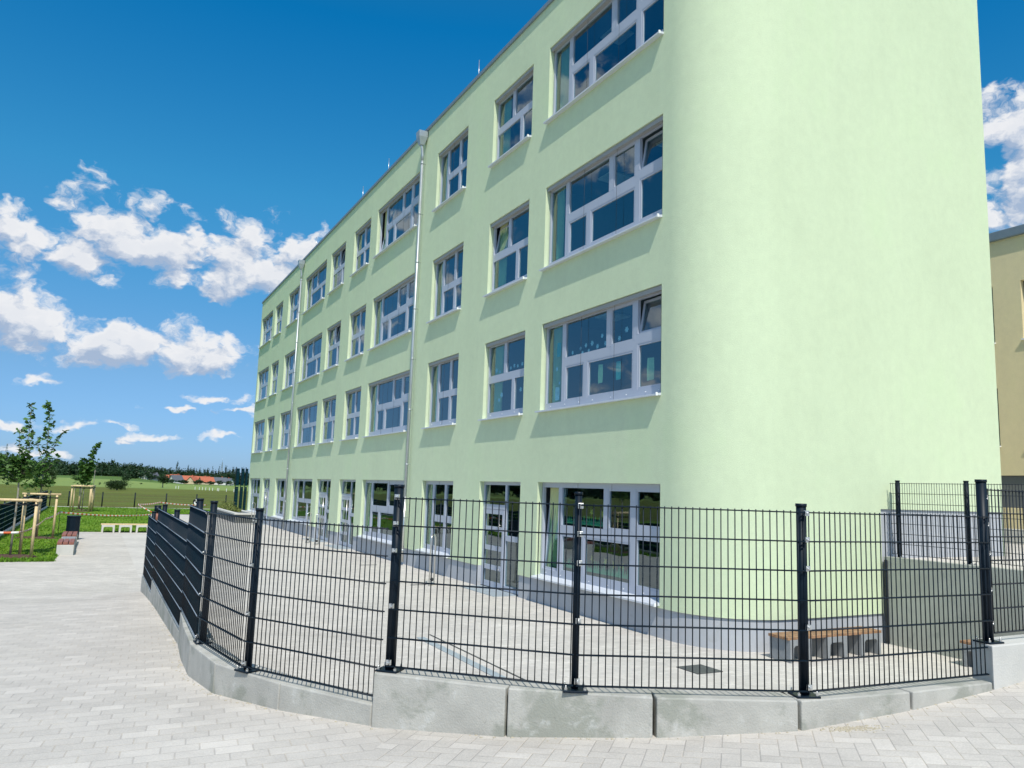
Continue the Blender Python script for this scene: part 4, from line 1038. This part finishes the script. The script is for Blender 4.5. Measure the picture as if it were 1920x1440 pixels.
# planter
c = S(-1.6, 49.5); t = thing('planter', c, 'long grey raised planter with leafy shrubs at the far end of the green building', 'planter')
mb = MB(); mb.sbox(-1.60, -.30, 40.3, 50.1, -.02, .52); mb.build('box', M['dplinth'], t)
mb = MB()
for (x0, x1, y0, y1) in ((-1.66, -.24, 40.2, 40.5), (-1.66, -.24, 49.9, 50.2), (-1.66, -1.36, 40.5, 49.9), (-.54, -.24, 40.5, 49.9)): mb.sbox(x0, x1, y0, y1, .52, .62)
mb.build('rim', M['pale'], t, bevel=.01)
mb = MB()
for k in range(2600):
    a = random.uniform(-1.35, -.55); b = random.uniform(44.5, 49.8); h = .55+abs(random.gauss(0, .22))*(.3+.9*(b-44.5)/5.3)
    cc = S(a, b, h); r_ = random.uniform(.03, .07); d1 = Vector((random.gauss(0, 1), random.gauss(0, 1), random.gauss(0, 1))).normalized()*r_; d2 = d1.cross(Vector((random.gauss(0, 1), random.gauss(0, 1), random.gauss(0, 1)))).normalized()*r_*.6
    mb.quad(cc-d1, cc-d2, cc+d1, cc+d2)
mb.build('shrubs', M['leaf_g'], t)

# ------------------------------------------------------------------ other fences
lf_ = thing('slatted_fence', S(-12.6, 40, 0), 'long dark slatted privacy fence on a pale kerb left of the lawn', 'fence')
for k in range(19):
    b0 = 16.2+k*2.5
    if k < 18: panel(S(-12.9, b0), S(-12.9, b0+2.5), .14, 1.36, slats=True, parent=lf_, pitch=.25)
    p = S(-12.98, b0); post(V2(p.x, p.y), .0, 1.42, .03, plate=False, parent=lf_)
mb = MB(); mb.sbox(-13.0, -12.8, 16.2, 61.4, -.05, .12); mb.build('kerb', M['pale'], lf_)
mb = MB(); mb.sbox(-12.8, 1, 63.32, 63.45, -.05, .06); tag(mb.build('edging', M['pale'], origin=S(-6, 63.4)), 'pale edging stones where the lawn meets the meadow', 'edging')
bf = thing('meadow_fence', S(-6, 63.6, 0), 'thin dark wire fence across the far edge of the lawn before the meadow', 'fence')
for k in range(7):
    a = -12.8+(.0 if k == 0 else 1.35+2.5*(k-1)); p = S(a, 63.7); post(V2(p.x, p.y), 0, 1.30, .05, plate=False, parent=bf)
panel(S(-12.8, 63.65), S(3, 63.65), .05, 1.22, parent=bf, pitch=.10, rv=.0022, rh=.003)
ef = thing('screen_fence', S(0, 54, 0), 'tall dark screen fence panels beyond the far end of the green building', 'fence')
for (a0, a1, b0) in ((.44, .72, 55.0), (.83, 1.07, 54.85), (1.13, 1.34, 54.7)):
    mb = MB()
    for k in range(15): mb.sbox(a0+.04, a1, b0, b0+.03, .20+k*.23, .20+k*.23+(.225 if k != 8 else .12))
    mb.build('slats', M['slat'], ef)
    mb = MB(); mb.sbox(a0, a0+.05, b0-.02, b0+.06, 0, 3.75); mb.build('post', M['anth'], ef)

# ------------------------------------------------------------------ barrier tape
def tape(pts_, label, wd=.075):
    mb = MB(); vs = []; fs = []; uv = []; s_ = 0; P_ = []
    for i in range(len(pts_)-1):
        a, b = Vector(pts_[i]), Vector(pts_[i+1]); L = (b-a).length; n_ = max(4, int(L/.35)); sag = min(.12, L*.012)
        for k in range(n_): t = k/n_; P_.append(a.lerp(b, t)-ZX*(sag*4*t*(1-t)))
    P_.append(Vector(pts_[-1]))
    for i, p in enumerate(P_):
        if i: s_ += (p-P_[i-1]).length
        tw = R(14)*math.sin(s_*.9); dn = ZX*math.cos(tw)+Vector((.7, .7, 0))*math.sin(tw)
        vs += [p+dn*(wd/2), p-dn*(wd/2)]; uv += [(s_, 0), (s_, 1)]
    for i in range(len(P_)-1): fs.append((2*i, 2*i+1, 2*i+3, 2*i+2))
    mb.add(vs, fs, True); mb.uv = uv
    o = mb.build('barrier_tape', M['tape'], origin=P_[0]); so = o.modifiers.new('thickness', 'SOLIDIFY'); so.thickness = .001
    return tag(o, label, 'barrier tape', 'red and white barrier tapes')
tape([S(-12.2, 17.6, .78), S(-11.55, 17.4, .80), S(-11.25, 25.9, .82), S(-10.85, 29.0, .98)], 'barrier tape running between the staked trees on the left of the lawn')
tape([S(-10.85, 29.0, .98), S(-6.35, 39.4, .50)], 'barrier tape crossing the lawn from the thin stake to the round bin')
tape([S(-6.3, 39.6, .55), S(-6.9, 40.5, .85), S(-7.15, 42.0, 1.0), S(-5.6, 46.5, 1.02), S(-2.0, 51.5, .75)], 'barrier tape looping from the round bin towards the planter')
for (a, b, h, lb) in ((-10.85, 29.0, 1.0, 'thin dark stake holding the tape behind the planked bench'), (-7.15, 42.0, 1.05, 'thin dark stake holding the far tape left of the round bin'), (-5.6, 46.5, 1.05, 'thin dark stake in the lawn right of the round bin')):
    mb = MB(); p = S(a, b); mb.tube([p, p+ZX*h], .014, 8, r2=.011); mb.tube([p+ZX*(h-.03), p+ZX*h], .02, 8); tag(mb.build('stake', M['band'], origin=p), lb, 'stake', 'thin tape stakes')
# crumpled bundle tied on the meadow fence post
c = S(-12.8+1.35+2.5*4, 63.55, .62); bt = thing('tape_bundle', c, 'crumpled black and white bundle tied to a meadow fence post', 'bundle')
for nm_, mt_, n_b in (('white_wrap', 'white', 5), ('black_wrap', 'band', 4)):
    mb = MB()
    for k in range(n_b):
        a0 = random.uniform(0, 6.28); r1 = random.uniform(.08, .24); ln_ = random.uniform(2.0, 4.0); cx_ = random.uniform(-.06, .06)
        mb.tube([c+Vector((cx_+r1*math.cos(a0+t_), -.05-.05*math.sin(t_*2), r1*1.05*math.sin(a0+t_))) for t_ in [i*ln_/9 for i in range(10)]], .045, 6)
    mb.build(nm_, M[mt_], bt)

# ------------------------------------------------------------------ young maples with stakes
def leaf(mb, c, r_):
    r_ *= 1.15
    n_ = Vector((random.gauss(0, .6), random.gauss(0, .6), 1)).normalized(); x = n_.cross(Vector((random.random()-.5, random.random()-.5, .1))).normalized(); y = n_.cross(x)
    dr = ZX*(-r_*.35)
    pts_ = [(0, 0), (.55, -.35), (1, -.1), (.75, .3), (.9, .75), (.35, .65), (0, 1.15), (-.35, .65), (-.9, .75), (-.75, .3), (-1, -.1), (-.55, -.35)]
    mb.add([c+x*(px_*r_)+y*(py_*r_)+dr*(abs(px_)+abs(py_))*.5 for px_, py_ in pts_], [tuple(range(12))])
def young_tree(c, trunk, leaders, masses, label, leafr=.085):
    t = thing('young_maple', c, label, 'tree', 'young staked maples')
    mb = MB(); mb.tube([c+Vector(p) for p in trunk], .038, 10, r2=.022)
    for L_ in leaders: mb.tube([c+Vector(p) for p in L_[0]], .018, 7, r2=.005)
    mb.build('trunk', M['bark'], t)
    cr = MB(); tw = MB()
    for (P_, n_, rad) in leaders:
        for k in range(n_):
            f = (k+random.random()*.6)/n_*(len(P_)-1); i = min(int(f), len(P_)-2); p = c+Vector(P_[i]).lerp(Vector(P_[i+1]), f-i)
            for q_ in range(3):
                a = random.uniform(0, 6.28); rr = rad*random.uniform(.35, 1.1)*(1-.45*k/n_); e = p+Vector((rr*math.cos(a), rr*math.sin(a), random.uniform(-.02, .10)))
                tw.tube([p, e], .004, 4, r2=.002)
                leaf(cr, e, leafr*random.uniform(.6, 1.15))
    for (mc, mr, n_) in masses:
        mc = Vector(mc); sub = [mc+Vector((random.gauss(0, .45)*mr[0], random.gauss(0, .45)*mr[1], random.gauss(0, .45)*mr[2])) for _ in range(12)]
        for s_ in sub: tw.tube([c+Vector((mc.x*.3, mc.y*.3, mc.z-mr[2]*1.05)), c+s_], .007, 5, r2=.003)
        for k in range(n_):
            s_ = random.choice(sub); p = s_+Vector((random.gauss(0, .26)*mr[0], random.gauss(0, .26)*mr[1], random.gauss(0, .26)*mr[2]))
            leaf(cr, c+p, leafr*random.uniform(.7, 1.2))
    cr.build('crown', M['leaf_y'], t); tw.build('twigs', M['bark'], t)
    return t
T1 = S(-11.75, 17.8); T2 = S(-11.55, 26.2); T3 = S(-10.3, 54.2)
young_tree(T1, [(0, 0, 0), (.02, 0, 1.0), (.03, 0, 2.0), (0, 0, 2.55)],
  [([(0, 0, 2.3), (.10, 0, 3.1), (.16, 0, 4.0), (.10, .05, 4.95)], 34, .20), ([(0, 0, 2.4), (-.10, .05, 3.2), (-.20, .05, 4.1)], 16, .16), ([(0, 0, 2.4), (.22, -.05, 3.1), (.30, -.1, 3.8)], 10, .15)],
  [((-.14, 0, 2.8), (.60, .55, .38), 330), ((.2, 0, 2.9), (.3, .35, .3), 90)], 'nearer young maple with bushy lower crown and several leaders at the left edge')
young_tree(T2, [(0, 0, 0), (0, 0, 1.5), (.02, 0, 2.6), (.05, 0, 3.2)],
  [([(.05, 0, 2.8), (.06, 0, 4.0), (.02, 0, 5.0), (-.12, 0, 5.7)], 44, .24), ([(.05, 0, 3.2), (.4, 0, 3.9), (.72, 0, 4.5)], 13, .20), ([(.05, 0, 2.9), (-.3, 0, 3.7), (-.4, 0, 4.2)], 9, .16), ([(.05, 0, 2.7), (.42, .1, 3.2), (.55, .1, 3.5)], 8, .16)],
  [((.0, 0, 2.45), (.5, .5, .34), 150), ((.0, 0, 2.95), (.28, .28, .3), 50)], 'second young maple with one tall leafy leader and open side shoots', leafr=.095)
young_tree(T3, [(0, 0, 0), (0, 0, 1.5), (0, 0, 2.3)],
  [([(0, 0, 2.2), (.15, 0, 3.2), (.35, 0, 4.2), (.75, 0, 5.1)], 70, .30), ([(0, 0, 2.2), (-.3, 0, 3.0), (-.35, 0, 3.9)], 34, .26)],
  [((.05, 0, 2.55), (.62, .6, .55), 200), ((.25, 0, 3.3), (.5, .5, .6), 170)], 'small leaning maple among a cluster of pale stakes at the far lawn', leafr=.13)
T4 = S(-10.5, 57.6)
young_tree(T4, [(0, 0, 0), (0, 0, 1.5), (0, 0, 2.3)], [([(0, 0, 2.2), (.0, 0, 3.0), (.1, 0, 3.5)], 30, .26)], [((-.1, 0, 2.5), (.5, .5, .5), 110)], 'lowest maple standing right behind the small leaning one', leafr=.12)
def stakes(c, offs_, h, label, bars, rot=0.0):
    t = thing('tree_support', c, label, 'tree stakes', 'wooden tree stake frames')
    P_ = []
    for (a, b) in offs_:
        p = c+EX*a+UX*b; P_.append(p); mb = MB(); mb.tube([p, p+ZX*h], .048, 12, r2=.043); mb.build('stake', M['stake'], t)
    for (i, j) in bars:
        d = (P_[j]-P_[i]).normalized(); mb = MB(); mb.tube([P_[i]-d*.10+ZX*(h+.03), P_[j]+d*.14+ZX*(h+.03)], .045, 12); mb.build('crossbar', M['stake'], t)
    for p in P_: mb = MB(); mb.tube([p+ZX*(h-.14), p+ZX*(h-.08)], .053, 12); mb.tube([p+ZX*(h-.11), c+ZX*(h-.13)], .022, 6); mb.build('strap', M['band'], t)
    m_ = MB(); m_.blob((c.x, c.y, .02), (.85, .62, .06), 22, 8, .06); m_.build('mulch', M['mulch'], t)
stakes(T1, [(-.62, -.30), (.60, -.45), (.22, .62)], 1.78, 'wooden stake frame round the nearer maple, crossbar cut by the picture edge', [(0, 1), (1, 2)])
stakes(T2, [(-.52, -.30), (.62, -.20), (.0, .60)], 1.80, 'wooden stake frame with crossbar round the second maple', [(0, 1)])
stakes(T3, [(-.75, -.6), (.45, -.75), (.62, .2), (-.6, .4)], 1.85, 'nearer cluster of pale stakes round the small leaning maple', [(0, 1), (1, 2), (0, 3)])
stakes(T4, [(-.45, -.5), (.7, -.35), (.9, .5), (-.1, .6)], 1.85, 'pale stakes behind the leaning maple, partly hidden by its cluster', [(0, 1), (1, 2)])

# ------------------------------------------------------------------ far landscape
def leafcloud(mb, c, r, n_, size, flat=1.0):
    subs = []
    for _ in range(max(6, n_//28)):
        while True:
            p = Vector((random.uniform(-1, 1), random.uniform(-1, 1), random.uniform(-1, 1)))
            if p.length < 1: break
        p = p*(.55+.45*random.random()); subs.append(Vector((p.x*r[0], p.y*r[1], p.z*r[2])))
    low = c.z-r[2]
    for k in range(n_):
        s_ = random.choice(subs); g_ = Vector((random.gauss(0, .2)*r[0], random.gauss(0, .2)*r[1], random.gauss(0, .17)*r[2])); p = c+s_+g_; p.z = max(p.z, low+abs(g_.z)*.3)
        d1 = Vector((random.gauss(0, 1), random.gauss(0, 1), random.gauss(0, .6))).normalized()*size*random.uniform(.6, 1.3); d2 = d1.cross(Vector((random.gauss(0, 1), random.gauss(0, 1), random.gauss(0, 1)))).normalized()*size*random.uniform(.5, 1)
        mb.quad(p-d1, p-d2, p+d1, p+d2)
def at(px, Y):      # ground point in the direction of a measured column, Y metres ahead
    d = ray(px, 890); x = d.x/d.y*Y; return Vector((x, Y, TZ(x, Y)))
def far_tree(px, Y, w_, h, label, n_=500, m='leaf_d', name='tree', group='broadleaf trees in the meadow', trunk=.22, size=None, cat='tree'):
    c = at(px, Y); t = thing(name, c, label, cat, group); size = size or max(.12, w_/22)
    mb = MB(); leafcloud(mb, c+ZX*(h*(trunk+(1-trunk)/2)), (w_/2*.86, w_/2*.86, h*(1-trunk)/2*.9), n_, size); mb.build('crown', M[m], t)
    mb = MB(); mb.tube([c, c+ZX*(h*.35), c+ZX*(h*.6)], w_*.035, 7, r2=w_*.012); mb.build('trunk', M['bark'], t)
    return t
far_tree(222, 158, 5.2, 2.3, 'wide low rounded dark bush in the meadow left of the village', 3200, 'leaf_b', 'bush', 'bushes in the meadow', .0, .12, cat='bush')
far_tree(212, 166, 2.6, 1.6, 'small bush tucked against the left of the wide rounded bush', 300, 'leaf_b', 'bush', 'bushes in the meadow', .0, .14, cat='bush')
far_tree(307, 228, 4.6, 4.6, 'round dark single tree in front of the village', 900, trunk=.12, size=.2)
far_tree(238, 330, 5.0, 4.3, 'round dark tree farther off above the wide bush', 500, trunk=.08, size=.28)
far_tree(98, 330, 5.8, 5.4, 'pale rounded willow behind the two young maples', 600, 'leaf_b', trunk=.05, size=.28)
far_tree(145, 340, 4.6, 2.3, 'dark low tree left of the small leaning maple', 300, trunk=.0, size=.26)
far_tree(266, 300, 1.3, .9, 'tiny dark bush alone in the pale field', 120, 'leaf_b', 'bush', 'bushes in the meadow', 0, .1, cat='bush')
far_tree(189, 250, 1.2, .8, 'tiny dark bush right of the small leaning maple', 100, 'leaf_b', 'bush', 'bushes in the meadow', 0, .1, cat='bush')
far_tree(284, 470, 6, 5, 'green tree below the white gabled house', 300, trunk=.05, size=.35)
for i, (px, Y, w_, h) in enumerate([(12, 330, 20, 10.5), (45, 350, 17, 9.0), (-15, 340, 20, 11), (72, 380, 16, 7.5), (102, 520, 16, 10.5), (88, 500, 12, 7)]):
    far_tree(px, Y, w_, h, ['big dark tree at the left edge behind the nearer maple', 'big dark tree between the two young maples', 'big dark tree cut by the left picture edge', 'dark spreading tree right of the second maple', 'tall round dark tree at the start of the far treeline', 'lower dark tree in front of the treeline start'][i], 1100, trunk=.02, size=.6, group='big trees on the left')
# poplars
pops = [(134, 10, 640), (184, 12, 700), (194, 12.5, 700), (202, 10, 700), (218, 10, 720), (264, 9, 700), (270, 8, 700), (331, 13.5, 760), (335, 11, 760), (345, 11, 770), (352, 13, 770), (358, 11.5, 770), (363, 11, 770), (368, 11, 770), (374, 12, 780), (383, 13, 780), (389, 12.5, 780), (398, 11, 780), (404, 12, 780), (410, 13, 780), (423, 13.5, 780), (427, 11.5, 780), (431, 12, 780), (437, 14, 780), (442, 12, 780), (448, 12, 790), (456, 13, 790)]
ORD = ['first', 'second', 'third', 'fourth', 'fifth', 'sixth', 'seventh', 'eighth', 'ninth', 'tenth', 'eleventh', 'twelfth', 'thirteenth', 'fourteenth', 'fifteenth', 'sixteenth', 'seventeenth', 'eighteenth', 'nineteenth', 'twentieth']
ORD += ['twenty-'+o_ for o_ in ORD[:9]]
for i, (px, h, Y) in enumerate(pops):
    c = at(px, Y); h *= Y/700*(1.12 if px < 300 else 1.32)
    t = thing('poplar', c, ORD[i]+' slender poplar from the left in the far treeline', 'tree', 'poplars in the far treeline')
    mb = MB(); leafcloud(mb, c+ZX*(h*.52), (1.5, 1.5, h*.45), 460, .36); mb.build('crown', M['leaf_p'], t)
    mb = MB(); mb.tube([c, c+ZX*h*.5], .3, 6, r2=.1); mb.build('trunk', M['bark'], t)
# woodland reading as one mass, continuing round to the left where the windows mirror it
mb = MB()
def wood(az0, az1, n_, r0, r1, h0, h1, q_=330, sz=.70):
    for k in range(n_):
        az = R(az0+(az1-az0)*(k+random.random()*.8)/n_); r_ = random.uniform(r0, r1); x, y = r_*math.sin(az), r_*math.cos(az); h = random.uniform(h0, h1)
        leafcloud(mb, Vector((x, y, TZ(x, y)+h*.46)), (random.uniform(4.5, 8), random.uniform(4, 6), h*.5), q_, sz)
wood(-31, -24.2, 46, 640, 720, 7, 11.5); wood(-31, -25.2, 30, 560, 640, 4, 8); wood(-29, -24, 22, 690, 730, 10, 13)
wood(-24.4, -14, 74, 800, 840, 11, 14.5, 340); wood(-24.4, -14, 50, 740, 770, 6, 9.5, 300, .6)
wood(-75, -33, 110, 300, 380, 9, 14, 200, 1.2); wood(-120, -75, 40, 200, 320, 9, 14, 160, 1.3)
tag(mb.build('woodland', M['leaf_d'], origin=(0, 700, 0)), 'dark band of distant woodland along the horizon', 'woodland', kind='stuff')
# village houses
def house(px, Y, w_, d_, h, rh, rot, wall, roof, label, zoff=0.0):
    c = at(px, Y); c.z += zoff; x = Vector((math.cos(rot), math.sin(rot), 0)); y = Vector((-x.y, x.x, 0)); t = thing('village_house', c, label, 'house', 'village houses')
    mb = MB(); p = lambda a, b, z: c+x*a+y*b+ZX*z
    mb.para(p(-w_/2, -d_/2, -1), x*w_, y*d_, ZX*(h+1))
    for sg in (-1, 1): mb.add([p(sg*w_/2, -d_/2, h), p(sg*w_/2, d_/2, h), p(sg*w_/2, 0, h+rh)], [(0, 1, 2)])
    mb.build('wall', M[wall], t)
    mb = MB(); o = .5
    for sg in (-1, 1):
        a0, a1 = p(-w_/2-o, sg*(d_/2+o), h-o*rh/(d_/2)), p(w_/2+o, sg*(d_/2+o), h-o*rh/(d_/2)); b1, b0 = p(w_/2+o, 0, h+rh+.05), p(-w_/2-o, 0, h+rh+.05)
        mb.prism([a0, a1, b1, b0], ZX*.22)
    r_ = mb.build('roof', M[roof], t)
    mb = MB(); mb.para(p(w_*.2, d_*.1, h), x*.8, y*.8, ZX*(rh+.9)); mb.build('chimney', M['roof_o'], r_)
    for a in (-w_*.28, 0, w_*.28):
        mb = MB(); mb.para(p(a-.6, -d_/2-.04, 1.1), x*1.2, y*.05, ZX*1.3); mb.build('window', M['band'], t)
house(283, 590, 11, 7, 1.6, 4.2, R(70), 'render_w', 'roof_g', 'small white gabled house with grey roof apart from the village', 0)
house(318, 600, 9, 7, 2.6, 3.0, R(10), 'render_y', 'roof_o', 'orange roofed house at the left end of the village')
house(331, 570, 8, 6, 2.6, 3.2, R(60), 'render_w', 'roof_g', 'white gabled house in front of the left orange roof')
house(328, 630, 9, 7, 3.4, 3.2, R(-20), 'render_y', 'roof_o', 'orange roofed house behind the white gabled one')
house(352, 600, 14, 8, 2.6, 3.4, R(5), 'render_y', 'roof_o', 'wide orange roofed house in the middle of the village')
house(363, 580, 7, 6, 2.4, 3.0, R(80), 'render_y', 'roof_o', 'cream gable house between the wide orange roofs')
house(376, 600, 15, 8, 2.6, 3.2, R(-8), 'render_y', 'roof_o', 'long orange roofed house right of the cream gable')
house(388, 580, 9, 8, 2.2, 3.2, R(40), 'render_y', 'roof_o', 'bright orange hipped house at the right of the village cluster')
house(410, 590, 11, 7, 2.6, 2.8, R(20), 'render_w', 'roof_g', 'white house with grey roof near the far mast')
house(422, 600, 12, 7, 2.4, 2.6, R(-15), 'render_w', 'roof_g', 'dark roofed house at the right end of the village')
vb = ['bush at the left end of the village', 'bush before the white gabled village house', 'bush before the wide orange roof', 'bush below the cream gable', 'bush below the long orange roof', 'bush right of the hipped orange roof', 'bush before the grey roofed village house', 'pale bush at the right end of the village']
for i, px in enumerate((322, 341, 348, 370, 376, 396, 412, 434)):
    far_tree(px, 545, random.uniform(6, 9), random.uniform(2.6, 4.2), vb[i], 240, 'leaf_b' if i == 7 else 'leaf_d', 'bush', 'bushes round the village', 0, .42, cat='bush')
# white stakes in the field
for i, px in enumerate((332, 337, 368, 376, 382, 388, 395, 401, 410, 412.5, 427, 441)):
    c = at(px, 215+i*-2.5); mb = MB(); mb.para(c-Vector((.05, .05, 0)), Vector((.11, 0, 0)), Vector((0, .11, 0)), ZX*.75)
    tag(mb.build('field_post', M['white'], origin=c), ORD[i]+' short white post from the left in the meadow before the village', 'post', 'white posts in the meadow')
# masts
def mast(px, Y, h, w_, label, arms=()):
    c = at(px, Y); t = thing('lattice_mast', c, label, 'mast', 'lattice masts'); mb = MB()
    cs = [(-1, -1), (1, -1), (1, 1), (-1, 1)]; n_ = 10
    f = lambda k, i: c+Vector((cs[i % 4][0]*w_/2*(1-.88*k/n_), cs[i % 4][1]*w_/2*(1-.88*k/n_), h*k/n_))
    for i in range(4):
        mb.tube([f(0, i), f(n_, i)], .14, 5, cap=False)
        for k in range(n_): mb.tube([f(k, i), f(k+1, i+1)], .09, 4, cap=False); mb.tube([f(k, i+1), f(k+1, i)], .09, 4, cap=False)
    mb.build('lattice', M['zinc'], t)
    for (z, L) in arms:
        m2 = MB(); m2.tube([c+Vector((-L, 0, z)), c+Vector((0, 0, z+.9)), c+Vector((L, 0, z))], .12, 5); m2.tube([c+Vector((-L, 0, z)), c+Vector((L, 0, z))], .12, 5); m2.build('arm', M['zinc'], t)
    if not arms:
        m2 = MB(); m2.tube([c+ZX*h, c+ZX*(h+5)], .12, 5); m2.build('antenna', M['zinc'], t)
        m2 = MB(); m2.tube([c+ZX*(h*.52), c+ZX*(h*.55)], 1.3, 10); m2.tube([c+ZX*(h*.78), c+ZX*(h*.80)], 1.0, 10); m2.build('platform', M['zinc'], t)
mast(415, 1150, 30, 4.5, 'tall thin lattice radio mast rising above the village treeline')
mast(7, 1200, 44, 7, 'power pylon just above the big trees at the left edge', arms=((38, 7), (33, 9)))
c = at(177.5, 150); mb = MB(); mb.tube([c, c+ZX*3.9], .06, 7, r2=.045); mb.tube([c+ZX*3.6-EX*.3, c+ZX*3.6+EX*.3], .03, 6); tag(mb.build('wooden_pole', M['bark'], origin=c), 'thin wooden pole in the meadow right of the small leaning maple', 'pole')
for o in bpy.data.objects:
    if '_o' in o: del o['_o']
